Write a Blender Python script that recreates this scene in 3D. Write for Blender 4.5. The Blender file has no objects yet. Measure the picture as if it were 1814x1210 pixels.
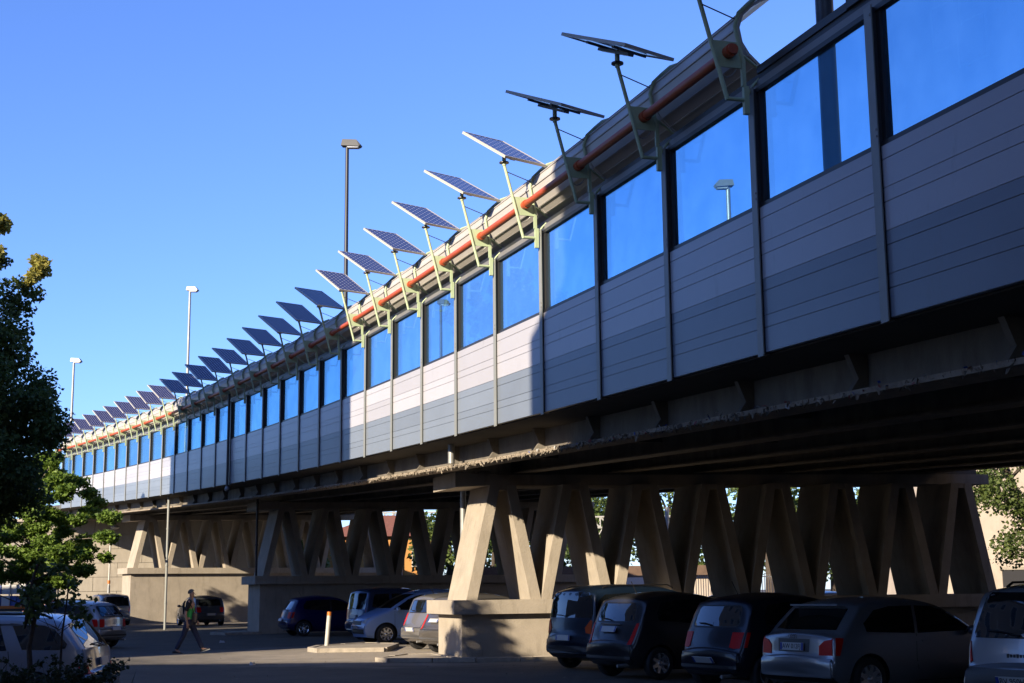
import bpy, bmesh, math, random
from math import sin, cos, tan, pi, radians, atan2, sqrt
from mathutils import Vector, Matrix
from mathutils.bvhtree import BVHTree
from mathutils import noise as mnoise

random.seed(7)
sc = bpy.context.scene
COL = sc.collection

# ---------------------------------------------------------------- camera
CF, CP, CR, CH = 2499.1, .17485, -.01027, 1.62
_cp, _sp, _cr, _sr = cos(CP), sin(CP), cos(CR), sin(CR)
_X, _F, _U = Vector((1, 0, 0)), Vector((0, _cp, _sp)), Vector((0, -_sp, _cp))
cd = bpy.data.cameras.new('camera')
cam = bpy.data.objects.new('camera', cd)
COL.objects.link(cam)
cd.sensor_width = 36
cd.lens = 36 * CF / 1814
cd.clip_end = 4000
_M = Matrix((_X * _cr + _U * _sr, -_X * _sr + _U * _cr, -_F)).transposed().to_4x4()
_M.translation = (0, 0, CH)
cam.matrix_world = _M
sc.camera = cam

# ---------------------------------------------------------------- sky, sun, exposure
SUN_EL, SUN_AZ = radians(19.2), radians(218.6)
w = bpy.data.worlds.new('World')
sc.world = w
w.use_nodes = True
wn = w.node_tree
bg = wn.nodes['Background']
sky = wn.nodes.new('ShaderNodeTexSky')
sky.sky_type = 'NISHITA'
sky.sun_disc = False
sky.sun_elevation = SUN_EL
sky.sun_rotation = SUN_AZ
sky.air_density = 1.0
sky.dust_density = .25
sky.ozone_density = 3.0
tint = wn.nodes.new('ShaderNodeMix')
tint.data_type = 'RGBA'
tint.blend_type = 'MULTIPLY'
tint.inputs[0].default_value = 1
tint.inputs[7].default_value = (1.15, 1.42, 2.3, 1)
wn.links.new(sky.outputs[0], tint.inputs[6])
wn.links.new(tint.outputs[2], bg.inputs[0])
bg.inputs[1].default_value = .05
SUN = Vector((sin(SUN_AZ) * cos(SUN_EL), cos(SUN_AZ) * cos(SUN_EL), sin(SUN_EL)))
sl = bpy.data.lights.new('sun', 'SUN')
sl.energy = 5.0
sl.angle = radians(.5)
sl.color = (1, .85, .64)
so = bpy.data.objects.new('sun', sl)
COL.objects.link(so)
so.rotation_euler = SUN.to_track_quat('Z', 'Y').to_euler()
vs = sc.view_settings
vs.view_transform = 'Standard'
vs.look = 'None'
vs.exposure = 1.32
vs.gamma = 1
vs.use_curve_mapping = False
try:
    sc.cycles.max_bounces = 8
    sc.cycles.transparent_max_bounces = 12
    sc.cycles.sample_clamp_indirect = 6
except Exception:
    pass

# ---------------------------------------------------------------- materials
ALB = .58   # the exposure is one stop up, so surfaces carry their true, lower base colours
def mat(name, col, rough=.6, metal=0, var=.0, scale=2.0, bump=0, bscale=40, spec=.5, coat=0, col2=None, detail=6, stretch=None, island=0):
    if metal < .9:
        col = tuple(q * ALB for q in col)
        if col2: col2 = tuple(q * ALB for q in col2)
    m = bpy.data.materials.new(name)
    m.use_nodes = True
    n, l = m.node_tree.nodes, m.node_tree.links
    b = n['Principled BSDF']
    b.inputs['Base Color'].default_value = (*col, 1)
    b.inputs['Roughness'].default_value = rough
    b.inputs['Metallic'].default_value = metal
    b.inputs['Specular IOR Level'].default_value = spec
    b.inputs['Coat Weight'].default_value = coat
    b.inputs['Coat Roughness'].default_value = .03
    geo = n.new('ShaderNodeNewGeometry')
    pos = geo.outputs['Position']
    if stretch:
        mp = n.new('ShaderNodeMapping')
        mp.inputs['Scale'].default_value = stretch
        l.new(pos, mp.inputs[0])
        pos = mp.outputs[0]
    last = None
    if var or col2:
        t = n.new('ShaderNodeTexNoise')
        t.inputs['Scale'].default_value = scale
        t.inputs['Detail'].default_value = detail
        t.inputs['Roughness'].default_value = .65
        l.new(pos, t.inputs['Vector'])
        r = n.new('ShaderNodeValToRGB')
        r.color_ramp.elements[0].position = .3
        r.color_ramp.elements[1].position = .7
        if col2:
            c1, c2 = col, col2
        else:
            c1 = tuple(c * (1 - var) for c in col)
            c2 = tuple(min(1, c * (1 + var)) for c in col)
        r.color_ramp.elements[0].color = (*c1, 1)
        r.color_ramp.elements[1].color = (*c2, 1)
        l.new(t.outputs[0], r.inputs[0])
        last = r.outputs[0]
        l.new(last, b.inputs['Base Color'])
    if island:
        mx = n.new('ShaderNodeHueSaturation')
        mr = n.new('ShaderNodeMapRange')
        mr.inputs[3].default_value = 1 - island
        mr.inputs[4].default_value = 1 + island
        l.new(geo.outputs['Random Per Island'], mr.inputs[0])
        l.new(mr.outputs[0], mx.inputs['Value'])
        if last:
            l.new(last, mx.inputs['Color'])
        else:
            mx.inputs['Color'].default_value = (*col, 1)
        l.new(mx.outputs[0], b.inputs['Base Color'])
    if bump:
        t2 = n.new('ShaderNodeTexNoise')
        t2.inputs['Scale'].default_value = bscale
        t2.inputs['Detail'].default_value = 5
        l.new(pos, t2.inputs['Vector'])
        bp = n.new('ShaderNodeBump')
        bp.inputs['Strength'].default_value = bump
        bp.inputs['Distance'].default_value = .02
        l.new(t2.outputs[0], bp.inputs['Height'])
        l.new(bp.outputs[0], b.inputs['Normal'])
    return m

def stained(m, stain, thr=.58, scale=(1.3, 1.3, .25), amount=.7):
    """rain streaks and blotches over an existing base colour"""
    n, l = m.node_tree.nodes, m.node_tree.links
    b = n['Principled BSDF']
    src = b.inputs['Base Color'].links[0].from_socket if b.inputs['Base Color'].links else None
    geo = n.new('ShaderNodeNewGeometry')
    mp = n.new('ShaderNodeMapping')
    mp.inputs['Scale'].default_value = scale
    l.new(geo.outputs['Position'], mp.inputs[0])
    t = n.new('ShaderNodeTexNoise')
    t.inputs['Scale'].default_value = 3
    t.inputs['Detail'].default_value = 8
    t.inputs['Roughness'].default_value = .7
    l.new(mp.outputs[0], t.inputs['Vector'])
    r = n.new('ShaderNodeMapRange')
    r.inputs[1].default_value = thr - .1
    r.inputs[2].default_value = thr + .14
    r.inputs[4].default_value = amount
    l.new(t.outputs[0], r.inputs[0])
    mx = n.new('ShaderNodeMix')
    mx.data_type = 'RGBA'
    l.new(r.outputs[0], mx.inputs[0])
    if src:
        l.new(src, mx.inputs[6])
    else:
        mx.inputs[6].default_value = b.inputs['Base Color'].default_value
    mx.inputs[7].default_value = (*[q * ALB for q in stain], 1)
    l.new(mx.outputs[2], b.inputs['Base Color'])
    return m

M = {}
M['concrete'] = stained(mat('concrete', (.50, .435, .35), .9, var=.13, scale=1.6, bump=.35, bscale=30), (.20, .165, .125), .63, (1.6, 1.6, .3), .55)
M['concrete_dark'] = stained(mat('old_concrete', (.30, .265, .22), .9, var=.18, scale=1.2, bump=.35, bscale=25), (.12, .10, .08), .55, (1.2, 1.2, .2), .6)
M['blockwork'] = stained(mat('blockwork', (.38, .34, .28), .92, var=.12, scale=.8, bump=.4, bscale=18), (.2, .165, .13), .58, (.5, .5, .12), .5)
M['girder'] = stained(mat('girder_paint', (.24, .215, .18), .75, var=.2, scale=1.5, bump=.2), (.11, .09, .07), .55, (.8, .8, .3), .7)
M['flange'] = stained(mat('flange_paint', (.46, .39, .30), .85, var=.2, scale=3, bump=.4), (.2, .13, .09), .56, (4, 4, 4), .8)
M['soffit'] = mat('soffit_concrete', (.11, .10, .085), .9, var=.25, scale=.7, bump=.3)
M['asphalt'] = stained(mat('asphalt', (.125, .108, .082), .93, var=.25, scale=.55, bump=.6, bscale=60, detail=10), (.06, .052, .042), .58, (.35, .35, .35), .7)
def sunlit_dust(m, col, c, r):
    """pale dust tone with sunlight painted in, fading unevenly around point c"""
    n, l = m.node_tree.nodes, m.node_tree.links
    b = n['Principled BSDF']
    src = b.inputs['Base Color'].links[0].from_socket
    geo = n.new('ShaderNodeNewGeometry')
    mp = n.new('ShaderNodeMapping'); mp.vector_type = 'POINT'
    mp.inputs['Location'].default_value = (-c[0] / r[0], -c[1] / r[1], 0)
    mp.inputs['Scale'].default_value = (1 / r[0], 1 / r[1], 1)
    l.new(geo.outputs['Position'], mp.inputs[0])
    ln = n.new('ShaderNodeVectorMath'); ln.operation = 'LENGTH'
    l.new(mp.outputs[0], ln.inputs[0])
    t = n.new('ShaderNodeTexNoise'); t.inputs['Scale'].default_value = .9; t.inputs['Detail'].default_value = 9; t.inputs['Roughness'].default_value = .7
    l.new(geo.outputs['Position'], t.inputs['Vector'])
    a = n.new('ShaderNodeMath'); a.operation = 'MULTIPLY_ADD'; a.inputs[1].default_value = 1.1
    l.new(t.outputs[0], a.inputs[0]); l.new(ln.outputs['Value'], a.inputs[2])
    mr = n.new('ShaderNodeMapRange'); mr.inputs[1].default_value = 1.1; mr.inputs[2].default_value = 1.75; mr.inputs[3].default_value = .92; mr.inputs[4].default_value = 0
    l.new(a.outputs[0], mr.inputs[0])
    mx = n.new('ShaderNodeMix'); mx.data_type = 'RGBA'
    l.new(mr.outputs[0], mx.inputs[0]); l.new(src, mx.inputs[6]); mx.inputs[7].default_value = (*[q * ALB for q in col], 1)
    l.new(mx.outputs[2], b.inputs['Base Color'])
sunlit_dust(M['asphalt'], (.50, .43, .335), (-1.5, 38.6), (7.5, 6.5))  # sunlit strip by the near pier, brightened in the ground colour
sunlit_dust(M['asphalt'], (.33, .285, .23), (-20, 84), (16, 9))  # sunlit ground before the block wall, likewise painted paler
M['kerb'] = mat('kerb_stone', (.48, .42, .34), .9, var=.25, scale=5, bump=.5)
M['apron'] = stained(mat('worn_apron', (.36, .315, .255), .95, var=.2, scale=1.1, bump=.5, bscale=50, detail=10), (.16, .14, .12), .6, (.5, .5, .5), .6)
M['pavement'] = mat('pavement', (.46, .40, .31), .93, var=.3, scale=1.7, bump=.5)
M['plank_light'] = mat('pale_cladding', (.62, .615, .67), .34, var=.035, scale=.9, bump=.05, bscale=3)
M['plank_grey'] = mat('blue_grey_cladding', (.275, .32, .39), .36, var=.05, scale=.9, bump=.05, bscale=3)
for k_ in ('plank_light', 'plank_grey'):
    m_ = stained(M[k_], (.22, .21, .20), .70, (1.6, 1.6, .35), .55)
    n_, l_ = m_.node_tree.nodes, m_.node_tree.links
    b_ = n_['Principled BSDF']
    src_ = b_.inputs['Base Color'].links[0].from_socket
    oi_ = n_.new('ShaderNodeObjectInfo')
    mr_ = n_.new('ShaderNodeMapRange'); mr_.inputs[3].default_value = .90; mr_.inputs[4].default_value = 1.08
    l_.new(oi_.outputs['Random'], mr_.inputs[0])
    hs_ = n_.new('ShaderNodeHueSaturation')
    l_.new(mr_.outputs[0], hs_.inputs['Value']); l_.new(src_, hs_.inputs['Color']); l_.new(hs_.outputs[0], b_.inputs['Base Color'])
M['post'] = mat('post_metal', (.33, .345, .33), .45, var=.06, scale=3)
M['frame'] = mat('dark_frame', (.035, .037, .042), .4)
M['header'] = mat('header_metal', (.27, .265, .265), .42, var=.08, scale=2)
M['sheet'] = mat('roof_sheet', (.66, .63, .59), .42, var=.06, scale=1.2, bump=.06, bscale=4)
M['green'] = mat('pale_green_paint', (.58, .70, .44), .5, var=.08, scale=5)
M['orange'] = mat('orange_pipe_paint', (.60, .105, .035), .5, var=.12, scale=3)
M['white_metal'] = mat('white_frame', (.62, .60, .54), .4, var=.05, scale=5)
M['panel_back'] = mat('panel_back', (.30, .33, .34), .5)
M['dark_metal'] = mat('dark_metal', (.05, .05, .055), .45)
M['galv'] = mat('galvanised_steel', (.42, .42, .41), .42, metal=.35, var=.12, scale=6)
M['mast_dark'] = mat('mast_paint', (.022, .024, .034), .5, var=.1, scale=2)
M['lens'] = mat('lamp_lens', (.55, .57, .6), .15)
M['litter'] = mat('litter', (.30, .255, .20), .9, island=.7)
M['plaster'] = stained(mat('pale_plaster', (.62, .53, .44), .9, var=.1, scale=.9), (.42, .34, .27), .58, (1, 1, .3), .5)
M['ochre'] = mat('ochre_plaster', (.62, .29, .075), .9, var=.1, scale=1)
M['shed_roof'] = mat('shed_roof', (.16, .10, .065), .9, var=.2, scale=3)
M['rooftile'] = mat('red_roof_tile', (.28, .10, .06), .9, var=.25, scale=6)
M['brick_dark'] = mat('facade_render', (.30, .26, .23), .9, var=.12, scale=.6)
M['win_dark'] = mat('window_glass', (.02, .025, .03), .05)
M['rubber'] = mat('tyre_rubber', (.02, .02, .021), .75)
M['rim'] = mat('alloy_rim', (1.3, 1.3, 1.35), .22, metal=.8)
M['black_trim'] = mat('black_trim', (.02, .018, .02), .5)
M['grey_trim'] = mat('grey_plastic', (.09, .09, .095), .55)
M['chrome'] = mat('chrome', (.75, .75, .77), .12, metal=1)
M['red_lens'] = mat('red_lens', (.85, .006, .004), .4, spec=.2)
M['orange_lens'] = mat('amber_lens', (.9, .11, .008), .4, spec=.2)
M['clear_lens'] = mat('clear_lens', (.6, .62, .64), .1, coat=.6)
M['plate'] = mat('plate_white', (.72, .72, .7), .4)
M['plate_blue'] = mat('plate_blue', (.02, .06, .4), .4)
M['ink'] = mat('plate_ink', (.012, .012, .015), .5)
M['bark'] = mat('bark', (.085, .065, .048), .95, var=.35, scale=9, bump=.8, bscale=30)
M['bark_pale'] = mat('pale_bark', (.26, .22, .17), .9, var=.3, scale=7, bump=.6)
M['skin'] = mat('skin', (.62, .36, .25), .55)
M['hair'] = mat('grey_hair', (.16, .14, .125), .8)
M['jeans'] = mat('blue_jeans', (.03, .042, .10), .85, var=.25, scale=14)
M['shirt_green'] = mat('green_shirt', (.06, .62, .14), .8, var=.1, scale=9)
M['shirt_black'] = mat('black_cloth', (.012, .012, .014), .85)
M['shoe'] = mat('shoe', (.03, .03, .033), .6)
M['shoe_sole'] = mat('shoe_sole', (.3, .3, .3), .7)
M['leather'] = mat('bag_leather', (.022, .012, .012), .5)
M['bollard'] = mat('bollard_white', (.62, .60, .55), .6, var=.15, scale=9)
M['bollard_orange'] = mat('bollard_orange', (.75, .20, .015), .45)
M['truck_blue'] = mat('crate_blue', (.05, .12, .42), .5)
M['truck_white'] = mat('truck_white', (.7, .7, .7), .5)
M['truck_orange'] = mat('truck_orange', (.8, .20, .015), .5)
M['seat'] = mat('seat_cloth', (.03, .03, .033), .9)

def leafmat(name, c1, c2, trans=.35, rough=.55):
    m = bpy.data.materials.new(name)
    m.use_nodes = True
    n, l = m.node_tree.nodes, m.node_tree.links
    b = n['Principled BSDF']
    out = n['Material Output']
    geo = n.new('ShaderNodeNewGeometry')
    r = n.new('ShaderNodeValToRGB')
    r.color_ramp.elements[0].color = (*[q * .75 for q in c1], 1)
    r.color_ramp.elements[1].color = (*[q * .75 for q in c2], 1)
    l.new(geo.outputs['Random Per Island'], r.inputs[0])
    l.new(r.outputs[0], b.inputs['Base Color'])
    b.inputs['Roughness'].default_value = rough
    b.inputs['Specular IOR Level'].default_value = .35
    t = n.new('ShaderNodeBsdfTranslucent')
    hs = n.new('ShaderNodeHueSaturation')
    hs.inputs['Value'].default_value = 1.3
    l.new(r.outputs[0], hs.inputs['Color'])
    l.new(hs.outputs[0], t.inputs[0])
    mx = n.new('ShaderNodeMixShader')
    mx.inputs[0].default_value = trans
    l.new(b.outputs[0], mx.inputs[1])
    l.new(t.outputs[0], mx.inputs[2])
    l.new(mx.outputs[0], out.inputs[0])
    return m
M['leaf_maple'] = leafmat('maple_leaf', (.08, .15, .022), (.20, .30, .045))
M['leaf_dark'] = leafmat('dark_leaf', (.05, .085, .02), (.13, .17, .04))
M['leaf_young_lit'] = leafmat('sunlit_young_leaf', (.26, .26, .05), (.48, .42, .10))  # young yellow tone that also paints the treetop as sunlit
M['leaf_bg'] = leafmat('park_leaf', (.06, .10, .02), (.15, .20, .05))
M['leaf_shrub'] = leafmat('shrub_leaf', (.02, .032, .012), (.055, .07, .025))

def glass_tinted():
    m = bpy.data.materials.new('blue_tinted_glass')
    m.use_nodes = True
    n, l = m.node_tree.nodes, m.node_tree.links
    n.remove(n['Principled BSDF'])
    out = n['Material Output']
    geo = n.new('ShaderNodeNewGeometry')
    nz = n.new('ShaderNodeTexNoise')
    nz.inputs['Scale'].default_value = 2.2
    nz.inputs['Detail'].default_value = 9
    l.new(geo.outputs['Position'], nz.inputs['Vector'])
    rp = n.new('ShaderNodeValToRGB')
    rp.color_ramp.elements[0].position = .35
    rp.color_ramp.elements[0].color = (.55, .765, .885, 1)
    rp.color_ramp.elements[1].position = .65
    rp.color_ramp.elements[1].color = (.61, .81, .915, 1)
    l.new(nz.outputs[0], rp.inputs[0])
    oi = n.new('ShaderNodeObjectInfo')
    vr = n.new('ShaderNodeMapRange'); vr.inputs[3].default_value = .93; vr.inputs[4].default_value = 1.05
    l.new(oi.outputs['Random'], vr.inputs[0])
    hv = n.new('ShaderNodeHueSaturation')
    l.new(vr.outputs[0], hv.inputs['Value']); l.new(rp.outputs[0], hv.inputs['Color'])
    tr = n.new('ShaderNodeBsdfTransparent')
    l.new(hv.outputs[0], tr.inputs[0])
    gl = n.new('ShaderNodeBsdfGlossy')
    gl.inputs['Color'].default_value = (.75, .9, 1, 1)
    gl.inputs['Roughness'].default_value = .01
    fr = n.new('ShaderNodeFresnel')
    fr.inputs['IOR'].default_value = 1.5
    mx = n.new('ShaderNodeMixShader')
    ff = n.new('ShaderNodeMath'); ff.operation = 'MULTIPLY_ADD'      # reflect on the front face only
    ff.inputs[1].default_value = -1.6; ff.inputs[2].default_value = 1.6
    l.new(geo.outputs['Backfacing'], ff.inputs[0])
    fm = n.new('ShaderNodeMath'); fm.operation = 'MULTIPLY'
    l.new(ff.outputs[0], fm.inputs[0]); l.new(fr.outputs[0], fm.inputs[1])
    l.new(fm.outputs[0], mx.inputs[0])
    l.new(tr.outputs[0], mx.inputs[1])
    l.new(gl.outputs[0], mx.inputs[2])
    # dust film and specks
    vor = n.new('ShaderNodeTexNoise')
    vor.inputs['Scale'].default_value = 24
    vor.inputs['Detail'].default_value = 3
    l.new(geo.outputs['Position'], vor.inputs['Vector'])
    mr = n.new('ShaderNodeMapRange')
    mr.inputs[1].default_value = .70
    mr.inputs[2].default_value = .80
    mr.inputs[3].default_value = .06
    mr.inputs[4].default_value = .40
    l.new(vor.outputs[0], mr.inputs[0])
    df = n.new('ShaderNodeBsdfDiffuse')
    df.inputs[0].default_value = (.20, .27, .36, 1)
    m2 = n.new('ShaderNodeMixShader')
    l.new(mr.outputs[0], m2.inputs[0])
    l.new(mx.outputs[0], m2.inputs[1])
    l.new(df.outputs[0], m2.inputs[2])
    l.new(m2.outputs[0], out.inputs[0])
    return m
M['pane'] = glass_tinted()

def car_glass():
    m = bpy.data.materials.new('car_glass')
    m.use_nodes = True
    n, l = m.node_tree.nodes, m.node_tree.links
    n.remove(n['Principled BSDF'])
    out = n['Material Output']
    tr = n.new('ShaderNodeBsdfTransparent')
    tr.inputs[0].default_value = (.30, .36, .36, 1)
    gl = n.new('ShaderNodeBsdfGlossy')
    gl.inputs['Color'].default_value = (.9, .95, 1, 1)
    gl.inputs['Roughness'].default_value = .01
    fr = n.new('ShaderNodeFresnel')
    fr.inputs['IOR'].default_value = 1.9
    mx = n.new('ShaderNodeMixShader')
    l.new(fr.outputs[0], mx.inputs[0])
    l.new(tr.outputs[0], mx.inputs[1])
    l.new(gl.outputs[0], mx.inputs[2])
    l.new(mx.outputs[0], out.inputs[0])
    return m
M['car_glass'] = mat('car_glass', (.012, .015, .018), .03, spec=.9, coat=1.0)

def cell_mat():
    """photovoltaic cells: dark blue squares with clipped corners on a white grid"""
    m = bpy.data.materials.new('solar_cells')
    m.use_nodes = True
    n, l = m.node_tree.nodes, m.node_tree.links
    b = n['Principled BSDF']
    b.inputs['Roughness'].default_value = .14
    b.inputs['Specular IOR Level'].default_value = .3
    tc = n.new('ShaderNodeTexCoord')
    sp = n.new('ShaderNodeSeparateXYZ')
    l.new(tc.outputs['Object'], sp.inputs[0])
    def cell(sock):
        a = n.new('ShaderNodeMath'); a.operation = 'MULTIPLY'; a.inputs[1].default_value = 1 / .126
        l.new(sock, a.inputs[0])
        f = n.new('ShaderNodeMath'); f.operation = 'FRACT'
        l.new(a.outputs[0], f.inputs[0])
        s = n.new('ShaderNodeMath'); s.operation = 'SUBTRACT'; s.inputs[1].default_value = .5
        l.new(f.outputs[0], s.inputs[0])
        ab = n.new('ShaderNodeMath'); ab.operation = 'ABSOLUTE'
        l.new(s.outputs[0], ab.inputs[0])
        return ab.outputs[0]
    cx, cy = cell(sp.outputs[0]), cell(sp.outputs[1])
    sm = n.new('ShaderNodeMath'); sm.operation = 'ADD'
    l.new(cx, sm.inputs[0]); l.new(cy, sm.inputs[1])
    g1 = n.new('ShaderNodeMath'); g1.operation = 'GREATER_THAN'; g1.inputs[1].default_value = .80
    l.new(sm.outputs[0], g1.inputs[0])
    mxm = n.new('ShaderNodeMath'); mxm.operation = 'MAXIMUM'
    l.new(cx, mxm.inputs[0]); l.new(cy, mxm.inputs[1])
    g2 = n.new('ShaderNodeMath'); g2.operation = 'GREATER_THAN'; g2.inputs[1].default_value = .475
    l.new(mxm.outputs[0], g2.inputs[0])
    h = n.new('ShaderNodeMath'); h.operation = 'MULTIPLY'; h.inputs[1].default_value = .35
    l.new(g2.outputs[0], h.inputs[0])
    ad = n.new('ShaderNodeMath'); ad.operation = 'MAXIMUM'
    l.new(g1.outputs[0], ad.inputs[0]); l.new(h.outputs[0], ad.inputs[1])
    mx = n.new('ShaderNodeMix'); mx.data_type = 'RGBA'
    l.new(ad.outputs[0], mx.inputs[0])
    mx.inputs[6].default_value = (.022, .022, .075, 1)
    mx.inputs[7].default_value = (.5, .5, .55, 1)
    l.new(mx.outputs[2], b.inputs['Base Color'])
    return m
M['cells'] = cell_mat()

# ---------------------------------------------------------------- mesh helpers
class MB:
    def __init__(s):
        s.v, s.f = [], []
    def add(s, vs_, fs):
        o = len(s.v)
        s.v += [tuple(p) for p in vs_]
        s.f += [tuple(i + o for i in f) for f in fs]
    def box(s, c, d, rot=None):
        x, y, z = d[0] / 2, d[1] / 2, d[2] / 2
        p = [Vector(q) for q in ((-x, -y, -z), (x, -y, -z), (x, y, -z), (-x, y, -z), (-x, -y, z), (x, -y, z), (x, y, z), (-x, y, z))]
        if rot is not None:
            p = [rot @ q for q in p]
        c = Vector(c)
        s.hexa([c + q for q in p])
    def hexa(s, p):
        s.add(p, ((3, 2, 1, 0), (4, 5, 6, 7), (0, 1, 5, 4), (1, 2, 6, 5), (2, 3, 7, 6), (3, 0, 4, 7)))
    def span(s, a, b):
        a, b = Vector(a), Vector(b)
        s.box((a + b) / 2, b - a)
    def prism(s, pts, off):
        """polygon pts (3d) pushed by vector off"""
        n = len(pts)
        off = Vector(off)
        a = [Vector(p) for p in pts]
        s.add(a + [p + off for p in a], [tuple(range(n - 1, -1, -1)), tuple(range(n, 2 * n))] + [(i, (i + 1) % n, n + (i + 1) % n, n + i) for i in range(n)])
    def tube(s, path, r, n=8, cap=True):
        path = [Vector(p) for p in path]
        rs = r if isinstance(r, (list, tuple)) else [r] * len(path)
        t0 = (path[1] - path[0]).normalized()
        a = Vector((0, 0, 1)) if abs(t0.z) < .9 else Vector((1, 0, 0))
        u = t0.cross(a).normalized()
        rings = []
        for i, p in enumerate(path):
            t = (path[min(i + 1, len(path) - 1)] - path[max(i - 1, 0)]).normalized()
            u = (u - t * u.dot(t)).normalized()
            v = t.cross(u)
            rings.append([p + (u * cos(2 * pi * k / n) + v * sin(2 * pi * k / n)) * rs[i] for k in range(n)])
        vs_ = [q for ring in rings for q in ring]
        fs = []
        for i in range(len(path) - 1):
            for k in range(n):
                fs.append((i * n + k, i * n + (k + 1) % n, (i + 1) * n + (k + 1) % n, (i + 1) * n + k))
        if cap:
            fs.append(tuple(range(n - 1, -1, -1)))
            fs.append(tuple(len(vs_) - n + k for k in range(n)))
        s.add(vs_, fs)
    def lathe(s, prof, n=20, axis='z', c=(0, 0, 0)):
        c = Vector(c)
        vs_ = []
        for r, h in prof:
            for k in range(n):
                a = 2 * pi * k / n
                q = {'z': (r * cos(a), r * sin(a), h), 'y': (r * cos(a), h, r * sin(a)), 'x': (h, r * cos(a), r * sin(a))}[axis]
                vs_.append(c + Vector(q))
        fs = []
        for i in range(len(prof) - 1):
            for k in range(n):
                fs.append((i * n + k, i * n + (k + 1) % n, (i + 1) * n + (k + 1) % n, (i + 1) * n + k))
        s.add(vs_, fs)
    def build(s, name, m, parent=None, smooth=None, world=True):
        me = bpy.data.meshes.new(name)
        v = s.v
        root = parent
        while root is not None and root.type != 'EMPTY':
            root = root.parent
        if root is not None and world:
            R = Matrix.Rotation(-root['rz'], 3, 'Z')
            v = [R @ (Vector(p) - root.location) for p in v]
        me.from_pydata([tuple(p) for p in v], [], s.f)
        if smooth is not None:
            me.shade_smooth()
            if smooth < 180:
                me.set_sharp_from_angle(angle=radians(smooth))
        me.update()
        me.materials.append(M[m] if isinstance(m, str) else m)
        o = bpy.data.objects.new(name, me)
        COL.objects.link(o)
        if parent is not None:
            o.parent = parent
        return o

def tag(o, label=None, cat=None, group=None, kind=None):
    if label: o['label'] = label
    if cat: o['category'] = cat
    if group: o['group'] = group
    if kind: o['kind'] = kind
    return o

def thing(name, label, cat, loc=(0, 0, 0), rz=0, group=None):
    o = bpy.data.objects.new(name, None)
    COL.objects.link(o)
    o.empty_display_size = .3
    o.location = loc
    o.rotation_euler = (0, 0, rz)
    o['rz'] = rz
    return tag(o, label, cat, group)

def dup(o, parent=None):
    c = o.copy()
    COL.objects.link(c)
    if parent is not None:
        c.parent = parent
    for ch in list(o.children):
        dup(ch, c)
    return c

def share(o, parent, name=None):
    c = bpy.data.objects.new(name or o.data.name, o.data)
    COL.objects.link(c)
    c.parent = parent
    return c

def world_of(parent, p):
    return Matrix.Rotation(parent['rz'], 3, 'Z') @ Vector(p) + parent.location

# ---------------------------------------------------------------- the line of the viaduct
X0, Y0, TH, KA = 3.56481, 13.25598, .27108, .00323175
H0, GR, CU, BH, SP = 4.14963, .04057, -8.0794e-5, 3.15655, 2.7
def th(s): return TH + KA * s
def zb(s): return H0 + GR * s + CU * s * s
def pt(s, t=0, z=0):
    a = th(s)
    return Vector((X0 + (cos(a) - cos(TH)) / KA + cos(a) * t, Y0 + (sin(a) - sin(TH)) / KA + sin(a) * t, z))
def dk(s, t, z): return pt(s, t, zb(s) + .018 * max(t, 0) + z)
def sweep(mb, sec, s0, s1, step=2.7):
    n = max(1, int(round((s1 - s0) / step)))
    k = len(sec)
    vs_, fs = [], []
    for i in range(n + 1):
        s = s0 + (s1 - s0) * i / n
        vs_ += [dk(s, t, z) for t, z in sec]
    for i in range(n):
        for j in range(k):
            fs.append((i * k + j, i * k + (j + 1) % k, (i + 1) * k + (j + 1) % k, (i + 1) * k + j))
    fs.append(tuple(range(k - 1, -1, -1)))
    fs.append(tuple(n * k + j for j in range(k)))
    mb.add(vs_, fs)

# ================================================================ SETTING
g = MB()
n = 40
# one large sheet, finer near the camera
xs = [-900, -300, -120, -60, -30, -15, 0, 15, 30, 60, 120, 300, 900]
ys = [-300, -100, -30, 0, 12, 24, 36, 48, 64, 90, 140, 300, 1500]
g.add([(x, y, 0) for y in ys for x in xs], [(j * len(xs) + i, j * len(xs) + i + 1, (j + 1) * len(xs) + i + 1, (j + 1) * len(xs) + i) for j in range(len(ys) - 1) for i in range(len(xs) - 1)])
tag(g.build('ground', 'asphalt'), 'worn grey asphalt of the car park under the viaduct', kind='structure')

def island(name, poly, label, h=.12):
    p = MB()
    p.prism([(x, y, .008) for x, y in poly], (0, 0, h - .024))
    top = tag(p.build(name, 'pavement'), label, kind='structure')
    for i in range(len(poly)):
        a, b = Vector((*poly[i], 0)), Vector((*poly[(i + 1) % len(poly)], 0))
        L = (b - a).length
        k = max(1, int(L / .9))
        d = (b - a) / k
        for j in range(k):
            c = a + d * (j + .5)
            kb = MB()
            kb.box((c.x, c.y, h / 2 + random.uniform(-.006, .008)), (L / k - .025, .15, h), Matrix.Rotation(atan2(d.y, d.x) + random.uniform(-.01, .01), 3, 'Z'))
            kb.build('kerb_stone', 'kerb', top, world=False)
    return top
island('pavement', [(-5.75, 40.4), (-5.35, 39.5), (-3.6, 39.7), (-3.55, 43.2), (-4.6, 44.0), (-5.7, 42.0)], 'low kerbed island in sun around the white bollard')
island('pavement', [(-3.25, 34.15), (-2.9, 33.55), (-.9, 33.3), (1.1, 33.75), (1.3, 34.2), (-1.4, 33.75), (-2.05, 36.2), (-2.75, 36.0)], 'low kerbed strip round the foot of the nearest pier', .1)
island('pavement', [(-12.2, 57.9), (-11.4, 57.0), (-10.2, 57.7), (-10.5, 57.95), (-11.4, 60.2), (-12.1, 60.0)], 'low kerbed strip at the foot of the middle pier', .1)
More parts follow.
